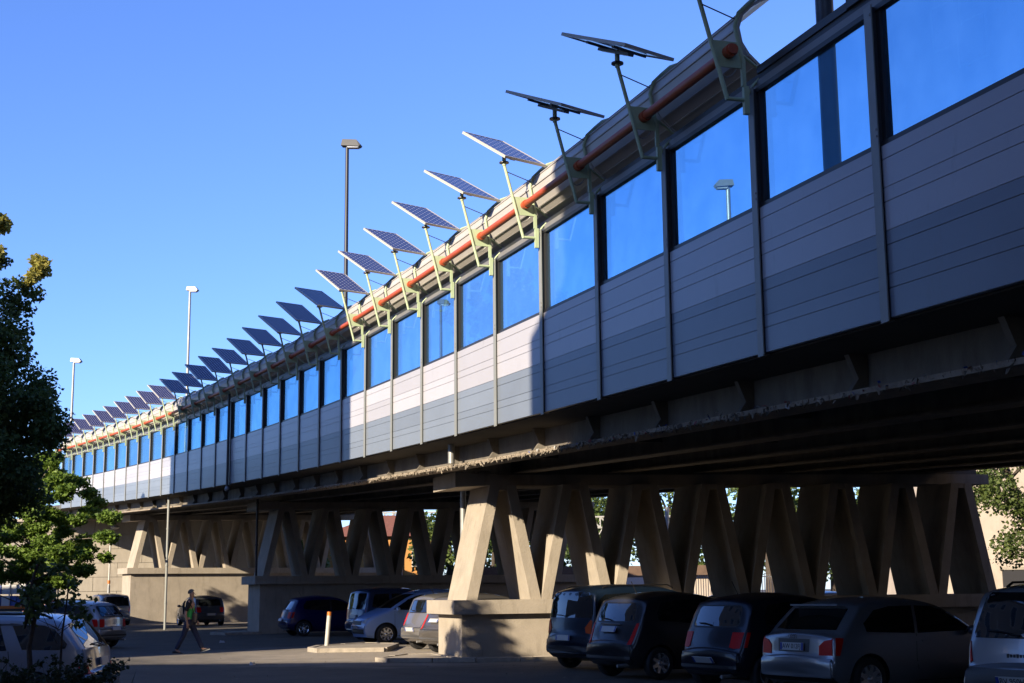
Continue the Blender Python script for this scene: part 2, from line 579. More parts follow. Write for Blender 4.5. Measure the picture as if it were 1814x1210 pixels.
# bits of litter and grit on the ground
b = MB()
for k in range(500):
    x, y = random.uniform(-9, 6), random.uniform(24, 46)
    L = random.uniform(.01, .035); a = random.uniform(0, 6.28)
    p = Vector((x, y, .006)); u = Vector((cos(a) * L, sin(a) * L, random.uniform(0, .015))); v = Vector((-sin(a) * L * .6, cos(a) * L * .6, random.uniform(0, .01)))
    b.add([p, p + u, p + u + v, p + v], [(0, 1, 2, 3)])
tag(b.build('grit', 'litter'), 'grit and scraps of litter scattered over the car park', kind='stuff')
for (x, y, a, L) in ((-9.8, 48.2, .3, .09), (-6.0, 33.0, 1.2, .07)):
    b = MB(); R_ = Matrix.Rotation(a, 3, 'Z'); b.v = [tuple(R_ @ Vector(p) + Vector((x, y, .035))) for p in ((-L, -.05, -.03), (L, -.04, -.03), (L, .05, -.03), (-L, .04, -.03), (-L * .8, -.03, .03), (L * .7, -.02, .04), (L * .8, .03, .02), (-L * .7, .04, .05))]
    b.f = [(3, 2, 1, 0), (4, 5, 6, 7), (0, 1, 5, 4), (1, 2, 6, 5), (2, 3, 7, 6), (3, 0, 4, 7)]
    tag(b.build('crumpled_paper', 'truck_white'), 'crumpled white paper lying on the dark asphalt ' + ('right of the walking man' if y > 40 else 'in the foreground'), 'litter')
# ---------------------------------------------------------------- far retaining wall built of concrete blocks
wl = thing('retaining_wall', 'tall beige block retaining wall crossing behind the farthest pier', 'wall', (-33, 95, 0))
b = MB(); b.span((-60, 95.05, 0), (-15.5, 96.2, 6.5)); b.build('core', 'blockwork', wl)
b = MB(); b.span((-60.1, 94.8, 6.5), (-15.3, 96.4, 6.68)); b.build('coping', 'concrete', wl)
b = MB(); b.span((-33, 95.4, 6.68), (-15.4, 96.1, 7.1)); b.build('upstand', 'concrete_dark', wl)
for r_ in range(7):
    x = -60 + (1.6 if r_ % 2 else 0)
    z0 = r_ * .928
    while x < -15.5:
        x2 = min(x + 3.2, -15.5)
        if x2 - x > .3:
            b = MB()
            b.span((x + .012, 94.99 - random.uniform(0, .012), z0 + .012), (x2 - .012, 95.08, z0 + .916))
            b.build('block', 'blockwork', wl)
        x = x2

# ================================================================ VIADUCT
S0, S1 = -22, 96
va = thing('viaduct', 'long raised concrete and steel road viaduct curving away to the left', 'viaduct', pt(20, 8, 0))
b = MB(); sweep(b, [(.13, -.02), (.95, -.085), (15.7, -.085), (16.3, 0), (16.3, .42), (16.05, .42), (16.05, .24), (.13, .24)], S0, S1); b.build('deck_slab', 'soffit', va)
b = MB(); sweep(b, [(.95, -.525), (1.0, -.525), (1.0, -.087), (.95, -.087)], S0, S1); b.build('edge_girder', 'girder', va)
b = MB(); sweep(b, [(.70, -.56), (1.3, -.56), (1.3, -.527), (.70, -.527)], S0, S1, 1.35); b.build('girder_flange', 'flange', va)
b = MB(); sweep(b, [(.662, -.565), (.698, -.565), (.698, -.505), (.662, -.505)], S0, S1, 1.35); b.build('flange_lip', 'flange', va)
for t in (3.4, 5.9, 8.4, 10.9, 13.4, 15.3):
    b = MB()
    sweep(b, [(t - .05, -.525), (t + .05, -.525), (t + .05, -.087), (t - .05, -.087)], S0, S1, 5.4)
    sweep(b, [(t - .25, -.56), (t + .25, -.56), (t + .25, -.527), (t - .25, -.527)], S0, S1, 5.4)
    b.build('girder', 'girder', va)
s = S0 + 1.2
i = 0
while s < S1:
    b = MB()
    w_ = .05
    p = [dk(s, .72, -.088), dk(s, .949, -.088), dk(s, .949, -.526), dk(s, .71, -.526), dk(s, .83, -.36)]
    d = (dk(s + .1, 0, 0) - dk(s, 0, 0)).normalized() * .10
    b.prism(p, d)
    b.build('gusset', 'girder', va)
    if i % 2 == 0:   # cross beams between the girders
        b = MB()
        b.hexa([dk(s, 1.02, -.33), dk(s, 15.2, -.33), dk(s + .12, 15.2, -.33), dk(s + .12, 1.02, -.33), dk(s, 1.02, -.09), dk(s, 15.2, -.09), dk(s + .12, 15.2, -.09), dk(s + .12, 1.02, -.09)])
        b.build('cross_beam', 'girder', va)
    s += 2.85
    i += 1
# flaking paint, nests and litter along the lower flange
b = MB()
for k in range(2600):
    s = random.triangular(-4, 52, 8)
    dens = .5 + .5 * mnoise.noise((s * .7, 3.1, 0))
    if random.random() > dens * 1.5: continue
    c = dk(s, random.uniform(.625, .668), random.uniform(-.585, -.50))
    L = random.uniform(.015, .06) * (1.8 if random.random() < .05 else 1)
    u = Vector((random.gauss(0, .6), random.gauss(0, .6), random.gauss(-1.0, .5))).normalized() * L
    v = Vector((random.gauss(0, 1), random.gauss(0, 1), random.gauss(0, .3))).normalized() * L * .3
    b.add([c - v, c + v, c + u + v * .4, c + u - v * .5], [(0, 1, 2, 3)])
tag(b.build('debris', 'litter', va), kind='stuff')
# a few coloured scraps
for col, nm in (((.03, .08, .4), 'blue_scrap'), ((.6, .6, .6), 'white_scrap'), ((.4, .12, .12), 'red_scrap')):
    mm = mat(nm, col, .7)
    b = MB()
    for k in range(26):
        s = random.uniform(-3, 14)
        c = dk(s, random.uniform(.60, .66), random.uniform(-.56, -.47))
        L = random.uniform(.02, .05)
        u = Vector((random.gauss(0, 1), random.gauss(0, 1), random.gauss(0, 1))).normalized() * L
        v = Vector((random.gauss(0, 1), random.gauss(0, 1), random.gauss(0, 1))).normalized() * L * .6
        b.add([c - v, c + v, c + u + v, c + u - v], [(0, 1, 2, 3)])
    tag(b.build('litter', mm, va), kind='stuff')

# ---------------------------------------------------------------- piers: wall, coping, zigzag legs, cap
def pier(s, t0, zs, label):
    o = pt(s, t0, 0)
    zc = zb(s) - .83
    P = thing('concrete_pier', label, 'bridge pier', o, th(s), 'piers of the viaduct')
    def bl(mb, name, m='concrete'): return mb.build(name, m, P, world=False)
    b = MB(); b.span((0, 0, 0), (15.55, 1.95, zs - .33)); bl(b, 'base_wall')
    b = MB()
    b.span((-.25, -.2, zs - .33), (15.8, 2.15, zs)); bl(b, 'coping')
    cx = .018
    for k in range(8):
        x0 = .12 + 1.9 * k
        c = x0 + .95
        zt = zc + cx * c
        L = [(x0, zs), (x0 + .27, zs), (c - .10, zt - .13), (c - .10, zt), (c - .33, zt)]
        for pts_ in (L, [(2 * c - x, z) for x, z in L][::-1]):
            b = MB()
            # the leg with softly chamfered front edges
            b.prism([(x, 1.57, z) for x, z in pts_][::-1], (0, -1.555, 0))
            bl(b, 'leg')
        b = MB(); b.span((c - .099, .03, zt - .13), (c + .099, 1.56, zt)); bl(b, 'leg_head')
    b = MB()
    b.hexa([(-.05, .42, zc + .003), (15.6, .42, zc + cx * 15.6 + .003), (15.6, 1.5, zc + cx * 15.6 + .003), (-.05, 1.5, zc + .003), (-.05, .42, zc + .275), (15.6, .42, zc + .275 + cx * 15.6), (15.6, 1.5, zc + .275 + cx * 15.6), (-.05, 1.5, zc + .275)])
    bl(b, 'cap_beam')
    b = MB()
    b.prism([(x, 1.9, z) for x, z in ((-.15, zc - .06), (-.15, zc + .30), (.1, zc + .275), (.86, zc + .277), (1.36, zc + .05), (1.36, zc + .035))][::1], (0, -1.9, 0))
    bl(b, 'bearing_block')
    b = MB()
    b.hexa([(1.45, .55, zc + .277), (15.3, .55, zc + .277 + cx * 15), (15.3, 1.4, zc + .277 + cx * 15), (1.45, 1.4, zc + .277), (1.45, .55, zc + .738), (15.3, .55, zc + .738 + cx * 15), (15.3, 1.4, zc + .738 + cx * 15), (1.45, 1.4, zc + .738)])
    bl(b, 'diaphragm', 'girder')
    for yy in (.5, 1.35):
        b = MB(); b.span((.55, yy - .12, zc + .372), (.85, yy + .12, zc + .2785)); bl(b, 'bearing')
    return P
pier(21.21, 1.65, 1.41, 'nearest sunlit concrete pier with zigzag legs on a tree-shaded base wall')
pier(46.90, 2.20, 2.31, 'middle concrete pier standing mostly in shadow behind the blue cars')
pier(72.60, 2.30, 3.12, 'farthest concrete pier with bright base wall behind the walking man')

# drain pipes on the outer side of the viaduct
def drain(s, t, top, bot, label, m='galv', rad=.075):
    P = thing('drain_pipe', label, 'drain pipe', pt(s, t, bot), 0, 'drain pipes of the viaduct')
    b = MB(); b.tube([pt(s, t, bot), pt(s, t, top)], rad, 12); b.build('pipe', m, P, 60)
    z = bot + 1.2
    while z < top - .3:
        b = MB(); b.tube([pt(s, t, z), pt(s, t, z + .07)], rad + .016, 12); b.build('clamp', m, P, 60)
        z += 1.7
    b = MB(); b.tube([pt(s, t, top), pt(s + .1, t + .25, top + .2)], .075, 10); b.build('elbow', m, P, 60)
    return P
d0 = drain(18.55, .60, zb(18.5) - .02, 4.40, 'galvanised drain pipe passing through the nearest pier cap')
b = MB(); b.tube([pt(23.55, 2.44, 0), pt(23.55, 2.44, 4.3)], .075, 12); b.build('lower_pipe', 'galv', d0, 60)
drain(46.65, 1.97, zb(46.65) - .15, 2.32, 'thin dark drain pipe beside the middle pier', 'mast_dark', .05)
drain(56.9, .45, zb(56.9) - .05, 0, 'sunlit pale drain pipe in front of the farthest pier', 'post', .06)

# ================================================================ NOISE BARRIER
N = 31
PP = [dk(i * SP, 0, 0) for i in range(-2, N)]
def P_(i): return PP[i + 2]
def nv(i): a = th(i * SP); return Vector((cos(a), sin(a), 0))
def B(i, a, t, h):
    return P_(i).lerp(P_(i + 1), a) + nv(i + .5) * t + Vector((0, 0, h))
def bayhex(i, a0, a1, t0, t1, h0, h1):
    b = MB()
    b.hexa([B(i, a0, t0, h0), B(i, a1, t0, h0), B(i, a1, t1, h0), B(i, a0, t1, h0), B(i, a0, t0, h1), B(i, a1, t0, h1), B(i, a1, t1, h1), B(i, a0, t1, h1)])
    return b
nb = thing('noise_barrier', 'grey panelled noise barrier with blue windows along the viaduct edge', 'noise barrier', pt(38, .3, zb(38)))
SILL = 1.70
for i in range(-2, N):
    a = th(i * SP)
    ex, ey = Vector((-sin(a), cos(a), 0)), Vector((cos(a), sin(a), 0))
    R = Matrix((ey, ex, Vector((0, 0, 1)))).transposed()
    p = P_(i)
    b = MB()
    b.box(p + ey * .007 + Vector((0, 0, BH / 2 - .02)), (.014, .14, BH + .04), R)
    po = b.build('post', 'post', nb)
    b = MB()
    b.box(p + ey * .085 + Vector((0, 0, BH / 2 - .01)), (.14, .07, BH), R)
    b.build('post_web', 'frame', po)
    b = MB()
    for hz in (SILL + .1, SILL + .17, BH - .1):
        c = p + ey * .0 + ex * -.045 + Vector((0, 0, hz))
        b.tube([c, c - ey * .012], .013, 6)
    b.build('bolts', 'galv', po, world=True)
pk = .425
for i in range(-2, N - 1):
    for k in range(4):
        m = 'plank_grey' if k < 2 else 'plank_light'
        h0, h1 = k * pk, (k + 1) * pk
        # plank face in two strips with a groove, joint below
        b = MB()
        for q0, q1, dt in ((.004, .279, .0), (.289, pk - .004, .0)):
            x = bayhex(i, .022, .978, .036 + dt, .075, h0 + q0, h0 + q1)
            b.add(x.v, x.f)
        x = bayhex(i, .022, .978, .046, .10, h0, h1)
        b.add(x.v, x.f)
        b.build('plank', m, nb)
    # window: frame and pane
    b = bayhex(i, .010, .990, .055, .15, SILL, SILL + .055)
    wf = b.build('window_frame', 'frame', nb)
    b = MB()
    for q in ((.010, .040, .075, .15, SILL + .055, BH - .055), (.960, .990, .075, .15, SILL + .055, BH - .055), (.010, .990, .06, .15, BH - .055, BH)):
        x = bayhex(i, *q)
        b.add(x.v, x.f)
    b.build('jamb', 'frame', wf)
    q_ = [.105 + random.uniform(-.009, .009) for _ in range(4)]
    b = MB()
    cs = ((.040, SILL + .055), (.960, SILL + .055), (.960, BH - .055), (.040, BH - .055))
    fr_ = [B(i, a_, t_, h_) for (a_, h_), t_ in zip(cs, q_)]
    bk_ = [B(i, a_, t_ + .012, h_) for (a_, h_), t_ in zip(cs, q_)]
    b.hexa([fr_[0], fr_[1], bk_[1], bk_[0], fr_[3], fr_[2], bk_[2], bk_[3]])
    b.build('pane', 'pane', wf)
    b = bayhex(i, 0, 1, .085, .22, BH + .0, BH + .10)
    b.build('header', 'header', nb)
    b = bayhex(i, 0, 1, .12, .24, BH + .10, BH + .19)
    b.build('gutter', 'frame', nb)

# ---------------------------------------------------------------- bulged canopy of metal sheets on top
PROF = [(.24, .225), (.12, .32), (.0, .43), (-.09, .57), (-.125, .76), (-.07, .93), (.06, 1.06), (.19, 1.145), (.33, 1.205)]
cn = thing('barrier_canopy', 'rounded canopy of long metal sheets on top of the noise barrier', 'canopy', pt(38, .3, zb(38) + BH))
for i in range(1, N - 1):
    lap = .004 * (i % 2)
    for k in range(len(PROF) - 1):
        (t0, h0), (t1, h1) = PROF[k], PROF[k + 1]
        L = sqrt((t1 - t0) ** 2 + (h1 - h0) ** 2)
        nx, nz = (h0 - h1) / L, (t1 - t0) / L       # outward
        ux, uz = (t1 - t0) / L, (h1 - h0) / L
        sgn = 1
        g0 = .0
        q = []
        a0, a1 = .004, .996
        pts_ = [(t0 + ux * g0, h0 + uz * g0), (t1 - ux * g0, h1 - uz * g0)]
        vs_ = []
        for aa in (a0, a1):
            for (t_, h_) in pts_:
                vs_.append(B(i, aa, t_, BH + h_))
                vs_.append(B(i, aa, t_ - nx * .03 + .0004 * k, BH + h_ - nz * .03))
        b = MB()
        b.hexa([vs_[0], vs_[4], vs_[5], vs_[1], vs_[2], vs_[6], vs_[7], vs_[3]])
        # raised seam along the upper edge
        sd = [(pts_[1][0] - ux * .02 + nx * .0, pts_[1][1] - uz * .02), (pts_[1][0], pts_[1][1])]
        vs_ = []
        for aa in (a0, a1):
            for (t_, h_) in sd:
                vs_.append(B(i, aa, t_ + nx * .016, BH + h_ + nz * .016))
                vs_.append(B(i, aa, t_ - nx * .0, BH + h_))
        b.hexa([vs_[0], vs_[4], vs_[5], vs_[1], vs_[2], vs_[6], vs_[7], vs_[3]])
        b.build('roof_sheet', 'sheet', cn)
# the bare rail beyond the end of the canopy, near bays
b = bayhex(0, .18, 1, .10, .17, BH + .19, BH + .28); b.build('end_rail', 'frame', cn)
b = bayhex(0, .05, .2, .08, .14, BH + .19, BH + .40); b.build('end_stop', 'frame', cn)
b = bayhex(-1, .0, .9, .10, .17, BH + .19, BH + .28); b.build('end_rail', 'frame', cn)

# ---------------------------------------------------------------- orange pipe
op = thing('orange_pipe', 'long orange pipe running through the green brackets above the windows', 'pipe', pt(38, -.26, zb(38) + BH + .42))
for i in range(1, N - 1):
    b = MB()
    a = -.03 if i > 1 else -.06
    b.tube([B(i, a if i == 1 else 0.0, -.265, BH + .42), B(i, 1.0, -.265, BH + .42)], .062, 12)
    b.build('pipe_length', 'orange', op, 60)
    b = MB()
    b.tube([B(i, -.045, -.265, BH + .42), B(i, .03, -.265, BH + .42)], .078, 12)
    b.build('collar', 'orange', op, 60)

# ---------------------------------------------------------------- solar panel stands
AL, TAU = radians(40), radians(31.5)
e1 = Vector((cos(AL), sin(AL), 0))
e2 = Vector((-sin(AL) * cos(TAU), cos(AL) * cos(TAU), sin(TAU)))
PR = Matrix((e1, e2, e1.cross(e2))).transposed()
GS = 'solar panels on green brackets along the barrier'
def stand_parts(root):
    m = MB; g_ = 'green'
    def bl(b, name, mt=g_, sm=None): return b.build(name, mt, root, sm, world=False)
    b = m(); b.tube([(-.29, 0, -.16), (-.625, 0, 1.12)], .028, 8); bl(b, 'arm', g_, 60)
    b = m(); b.tube([(-.30, 0, -.145), (-.03, 0, -.145)], .026, 8); bl(b, 'foot_strut', g_, 60)
    b = m(); b.span((-.085, -.03, -.32), (-.022, .03, .02)); b.span((-.10, -.022, .02), (-.05, .022, .36)); bl(b, 'foot_plate')
    # curved rib hugging the canopy
    b = m()
    path = [(t - (.035 if k < 6 else .0), 0, h + (.0 if k < 4 else .035)) for k, (t, h) in enumerate(PROF[3:])]
    path = [(-.075, 0, .30)] + path
    b.tube(path, .028, 8); bl(b, 'rib', g_, 60)
    b = m(); b.prism([(-.385, -.008, .24), (-.10, -.008, .24), (-.12, -.008, .56), (-.47, -.008, .56)], (0, .016, 0)); bl(b, 'gusset_plate')
    b = m(); b.tube([(.20, 0, .205), (.06, 0, .06), (-.05, 0, -.10)], .02, 6); bl(b, 'lower_brace', g_, 60)
    b = m(); b.tube([(.20, 0, .205), (-.07, 0, .40)], .02, 6); bl(b, 'upper_brace', g_, 60)
    b = m(); b.tube([(-.59, 0, 1.0), (-.12, 0, .84)], .008, 6); bl(b, 'stay_rod', 'dark_metal', 60)
    b = m(); b.tube([(-.625, 0, 1.10), (-.625, 0, 1.34)], .034, 10); bl(b, 'mast', g_, 60)
    b = m(); b.tube([(-.625, 0, 1.145), (-.625, 0, 1.165)], .085, 14); bl(b, 'disc', 'dark_metal', 60)
    b = m()
    b.tube([(-.40, 0, .20)] + [(-.40 + .3 * q, .02, .20 - .13 * sin(pi * q) + .12 * q) for q in (.2, .4, .6, .8)] + [(-.16, .0, .36)], .009, 5)
    bl(b, 'cable', 'galv', 60)
def panel_parts(root, rot):
    pn = bpy.data.objects.new('panel_frame', panel_mesh['frame']); COL.objects.link(pn); pn.parent = root
    pn.location = (-.625, 0, 1.40)
    tau = radians(24) if i < 4 else TAU + radians(random.uniform(-1.2, 1.2))
    al = AL + radians(random.uniform(-1.5, 1.5))
    f1 = Vector((cos(al), sin(al), 0)); f2 = Vector((-sin(al) * cos(tau), cos(al) * cos(tau), sin(tau)))
    pn.rotation_euler = (Matrix.Rotation(-rot, 3, 'Z') @ Matrix((f1, f2, f1.cross(f2))).transposed()).to_euler()
    share(panel_cells, pn, 'cells'); share(panel_rails, pn, 'mounting_rails')
    return pn
panel_mesh = {}
b = MB()
hw, hl = .452, .69
for a0, a1 in (((-hw, -hl, -.026), (hw, -hl + .022, .02)), ((-hw, hl - .022, -.026), (hw, hl, .02)), ((-hw, -hl + .022, -.026), (-hw + .022, hl - .022, .02)), ((hw - .022, -hl + .022, -.026), (hw, hl - .022, .02))):
    b.span(a0, a1)
_f = b.build('panel_frame', 'white_metal'); panel_mesh['frame'] = _f.data; bpy.data.objects.remove(_f)
b = MB(); b.span((-hw + .0222, -hl + .0222, -.012), (hw - .0222, hl - .0222, .014)); panel_cells = b.build('cells', 'cells')
b = MB()
for yy in (-.28, .28): b.span((-.30, yy - .02, -.06), (.30, yy + .02, -.021))
b.span((-.05, -.33, -.10), (.05, .33, -.061)); panel_rails = b.build('mounting_rails', 'panel_back')
ordn = ['', 'first', 'second', 'third', 'fourth', 'fifth', 'sixth', 'seventh', 'eighth', 'ninth', 'tenth', 'eleventh', 'twelfth', 'thirteenth', 'fourteenth', 'fifteenth', 'sixteenth', 'seventeenth', 'eighteenth', 'nineteenth', 'twentieth', 'twenty-first', 'twenty-second', 'twenty-third', 'twenty-fourth', 'twenty-fifth', 'twenty-sixth', 'twenty-seventh', 'twenty-eighth', 'twenty-ninth', 'thirtieth']
proto = None
for i in range(1, N):
    a = th(i * SP)
    loc = P_(i) + Vector((0, 0, BH))
    light = 'shaded' if (i < 4 or 10 < i < 18) else 'sunlit'
    lab = {1: 'green bracket with panel above the top edge, at the open end of the pipe', 2: 'rightmost solar panel fully in view, seen edge on', 3: 'shaded solar panel seen edge on, second fully in view from the right'}.get(i, '%s blue solar panel on bracket, %s from the near right end' % (light, ordn[i]))
    r_ = thing('solar_panel', lab, 'solar panel', loc, a, GS)
    if proto is None:
        stand_parts(r_)
        proto = list(r_.children)
    else:
        for c in proto: share(c, r_, c.data.name)
    panel_parts(r_, a)
bpy.data.objects.remove(panel_cells); bpy.data.objects.remove(panel_rails)

# dark drain running down the cladding at one joint
dp = thing('downpipe', 'dark downpipe on the shaded cladding with a round outlet below', 'downpipe', P_(16))
a = th(16 * SP); ey = Vector((cos(a), sin(a), 0))
b = MB(); b.tube([P_(16) - ey * .06 + Vector((0, 0, -.15)), P_(16) - ey * .06 + Vector((0, 0, BH + .3))], .05, 10); b.build('pipe', 'dark_metal', dp, 60)
b = MB(); b.lathe([(.001, -.11), (.07, -.08), (.1, 0), (.07, .08), (.001, .11)], 12, 'z', P_(16) - ey * .06 + Vector((0, 0, -.2))); b.build('outlet', 'galv', dp, 60)

# dark column standing on the deck behind the near window
b = MB(); q = pt(2.9, 1.15, 0); b.tube([Vector((q.x, q.y, zb(2.9) + .25)), Vector((q.x, q.y, zb(2.9) + 6))], .11, 10)
tag(b.build('steel_column', 'dark_metal', None, 60), 'dark steel column seen through the large window at top right', 'column')

# ---------------------------------------------------------------- lamps on tall masts
def mast(loc, h, r, label, m, yaw, head=1.0):
    P = thing('lamp_mast', label, 'lamp post', loc, yaw, 'tall road lamps on the viaduct')
    b = MB(); b.tube([(0, 0, 0), (0, 0, h)], [r, r * .72], 10); b.build('pole', m, P, 60, world=False)
    b = MB(); b.span((-.16, -.09, h - .02), (.14, .09, h + .16)); hd = b.build('head_bracket', 'dark_metal', P, world=False)
    b = MB()
    k = head
    b.prism([(-.22 * k, -.17 * k, h + .02), (.50 * k, -.15 * k, h - .06), (.56 * k, -.14 * k, h + .03), (.40 * k, -.15 * k, h + .22 * k), (-.16 * k, -.17 * k, h + .26 * k)], (0, .34 * k, 0))
    hd = b.build('lamp_head', m, P, world=False)
    b = MB(); b.prism([(.02, -.13 * k, h - .03), (.48 * k, -.12 * k, h - .085), (.44 * k, -.12 * k, h - .12), (.06, -.13 * k, h - .1)], (0, .25 * k, 0)); b.build('lens', 'lens', hd, world=False)

# ================================================================ VEHICLES
def interp(tab, x):
    """tab: points of descending x"""
    if x >= tab[0][0]: return tab[0][1]
    for (xa, za), (xb, zb_) in zip(tab, tab[1:]):
        if xb <= x <= xa:
            return za if xa == xb else za + (zb_ - za) * (xa - x) / (xa - xb)
    return tab[-1][1]

def smooth_tab(tab, k=3):
    """Catmull-Rom through the profile, so that hood and roof curve"""
    out = []
    for i in range(len(tab) - 1):
        p0, p1, p2, p3 = tab[max(i - 1, 0)], tab[i], tab[i + 1], tab[min(i + 2, len(tab) - 1)]
        for j in range(k):
            u = j / k
            x = p1[0] + (p2[0] - p1[0]) * u
            m1 = (p2[1] - p0[1]) / ((p2[0] - p0[0]) or -1e-3)
            m2 = (p3[1] - p1[1]) / ((p3[0] - p1[0]) or -1e-3)
            sl_ = (p2[1] - p1[1]) / ((p2[0] - p1[0]) or -1e-3)
            lim = 2.2 * abs(sl_)
            if m1 * sl_ <= 0: m1 = 0
            if m2 * sl_ <= 0: m2 = 0
            m1 = max(-lim, min(lim, m1)); m2 = max(-lim, min(lim, m2))
            h = p2[0] - p1[0]
            z = p1[1] * (2 * u ** 3 - 3 * u * u + 1) + h * m1 * (u ** 3 - 2 * u * u + u) + p2[1] * (-2 * u ** 3 + 3 * u * u) + h * m2 * (u ** 3 - u * u)
            out.append((x, z))
    out.append(tab[-1])
    return out

def paint(name, col, metal=.0, rough=.28):
    return mat(name, col, rough, metal=metal, coat=.30 if max(col) < .2 else .7, spec=.4)

class Car:
    def __init__(s, name, label, cat, group, spec, col, anchor, head, kind=None):
        s.sp = spec
        L, W, H = spec['L'], spec['W'], spec['H']
        s.L, s.W, s.H = L, W, H
        rz = pi / 2 - radians(head)
        aloc, axy = anchor
        loc2 = {'RRw': (spec['xr'], -W / 2 + .1), 'RLw': (spec['xr'], W / 2 - .1), 'RL': (-L / 2 + .06, W / 2 - .1), 'RR': (-L / 2 + .06, -W / 2 + .1), 'FLw': (spec['xf'], W / 2 - .1), 'Rc': (-L / 2, 0), 'C': (0, 0)}[aloc]
        off = Matrix.Rotation(rz, 3, 'Z') @ Vector((*loc2, 0))
        s.root = thing(name, label, cat, Vector((*axy, .004)) - off, rz, group)
        s.col = col
        s.rc = {}
        s.body()
    def hw(s, x, z):
        sp, L = s.sp, s.L
        belt, H = sp['belt'], s.H
        if z < .5: g = 1 - .09 * ((.5 - z) / .32) ** 2
        elif z < belt: g = 1 - .02 * abs((z - .62) / (belt - .5))
        else: g = .985 - sp['tumble'] * ((z - belt) / (H - belt)) ** 1.15
        d = x + L / 2
        p = 1
        if d < .8: p *= 1 - sp.get('rt', .10) * (1 - d / .8) ** 2
        d = L / 2 - x
        if d < 1.1: p *= 1 - sp.get('ft', .15) * (1 - d / 1.1) ** 2
        return s.W / 2 * g * p
    def warp(s, x, y):
        k = abs(x) / (s.L / 2)
        return x - (1 if x > 0 else -1) * s.sp.get('barrel', .10) * (y / (s.W / 2)) ** 2 * k ** 3
    def body(s):
        sp = s.sp
        top = smooth_tab(sp['top'])
        xs = sorted(set([round(x, 4) for x, _ in top] + [round(x, 4) for x, _ in sp['bot']]), reverse=True)
        rings = []
        for x in xs:
            zt, zo = interp(top, x), interp(sp['bot'], x)
            if zt - zo < .03: zt = zo + .03
            r = min(sp.get('edge', .085), (zt - zo) * .35)
            Y0 = s.hw(x, zt - r)
            side = []
            for k in range(11):
                z = zo + (zt - r - zo) * k / 10
                side.append((s.hw(x, z), z))
            side[0] = (side[0][0] - .04, zo)
            side.append((Y0 - r * .12, zt - r * .5))
            side.append((Y0 - r * .45, zt - r * .15))
            cr_ = sp.get('crown', .035)
            for q in (.85, .62, .32):
                y = (Y0 - r * .45) * q
                side.append((y, zt - r * .15 + (cr_ + r * .15) * (1 - q * q)))
            half = [(Y0 * 0, zo)] + [(y, z) for y, z in side]
            mid = [(0, zt + cr_)]
            ring = [(y, z) for y, z in side] + mid + [(-y, z) for y, z in side[::-1]]
            rings.append([(s.warp(x, y), y, z) for y, z in ring])
        n = len(rings[0])
        v = [p for r_ in rings for p in r_]
        f = []
        for i in range(len(rings) - 1):
            for k in range(n):
                f.append((i * n + k, (i + 1) * n + k, (i + 1) * n + (k + 1) % n, i * n + (k + 1) % n))
        f.append(tuple(range(n)))
        f.append(tuple((len(rings) - 1) * n + k for k in range(n - 1, -1, -1)))
        me = bpy.data.meshes.new('body')
        me.from_pydata(v, [], f)
        bm = bmesh.new(); bm.from_mesh(me)
        bmesh.ops.recalc_face_normals(bm, faces=bm.faces)
        s.bvh = BVHTree.FromBMesh(bm)
        bm.to_mesh(me); bm.free()
        me.materials.append(s.col)
        me.materials.append(M['black_trim'])
        o = bpy.data.objects.new('body', me)
        COL.objects.link(o)
        # wheel arches
        c = MB()
        r = sp['r']
        for wx in (sp['xf'], sp['xr']):
            for sd in (1, -1):
                prof = [(.001, s.W / 2 - .28), (r + .055, s.W / 2 - .28), (r + .055, s.W / 2 + .2), (.001, s.W / 2 + .2)]
                c.lathe([(a, b_ * sd) for a, b_ in prof], 28, 'y', (wx, 0, r - .005))
        cme = bpy.data.meshes.new('cut'); cme.from_pydata(c.v, [], c.f)
        bm = bmesh.new(); bm.from_mesh(cme)
        bmesh.ops.remove_doubles(bm, verts=bm.verts, dist=.002)
        bmesh.ops.recalc_face_normals(bm, faces=bm.faces)
        for fc in bm.faces: fc.material_index = 0
        bm.to_mesh(cme); bm.free()
        cme.materials.append(M['black_trim'])
        co_ = bpy.data.objects.new('cut', cme); COL.objects.link(co_)
        md = o.modifiers.new('b', 'BOOLEAN'); md.operation = 'DIFFERENCE'; md.object = co_; md.solver = 'EXACT'
        try: md.material_mode = 'TRANSFER'
        except Exception: pass
        dg = bpy.context.evaluated_depsgraph_get()
        nm = bpy.data.meshes.new_from_object(o.evaluated_get(dg))
        o.modifiers.clear()
        if len(nm.polygons) > 100:
            o.data = nm
        bpy.data.objects.remove(co_)
        o.data.shade_smooth()
        o.data.set_sharp_from_angle(angle=radians(38))
        o.data.name = 'body'
        o.parent = s.root
        s.b = o
    def rearx(s, z, sd, q=.86):
        key = (round(z, 3), sd, q)
        if key not in s.rc:
            h = s.bvh.ray_cast(Vector((-6 * sd, s.W / 2 * q, z)), Vector((sd, 0, 0)))[0]
            if h is None: h = s.bvh.ray_cast(Vector((-6 * sd, s.W / 2 * .6, z)), Vector((sd, 0, 0)))[0]
            s.rc[key] = h.x if h is not None else -s.L / 2 * sd
        return s.rc[key]
    # --- patches laid on the body
    def proj(s, a, z, face, off):
        if face in ('L', 'R'):
            lo = s.rearx(z, 1) + .025; hi = s.rearx(z, -1) - .025
            a = max(lo, min(hi, a))
            sd = 1 if face == 'L' else -1
            o, d = Vector((a, 3 * sd, z)), Vector((0, -sd, 0))
        else:
            mx_ = s.hw(s.rearx(z, 1 if face == 'B' else -1, 0), z) * .965 - .01
            a = max(-mx_, min(mx_, a))
        if face == 'B': o, d = Vector((-6, a, z)), Vector((1, 0, 0))
        if face == 'F': o, d = Vector((6, a, z)), Vector((-1, 0, 0))
        h = s.bvh.ray_cast(o, d)
        if h[0] is None:
            h = s.bvh.find_nearest(o + d * (2.2 if face in 'LR' else 4))
        nrm = h[1]
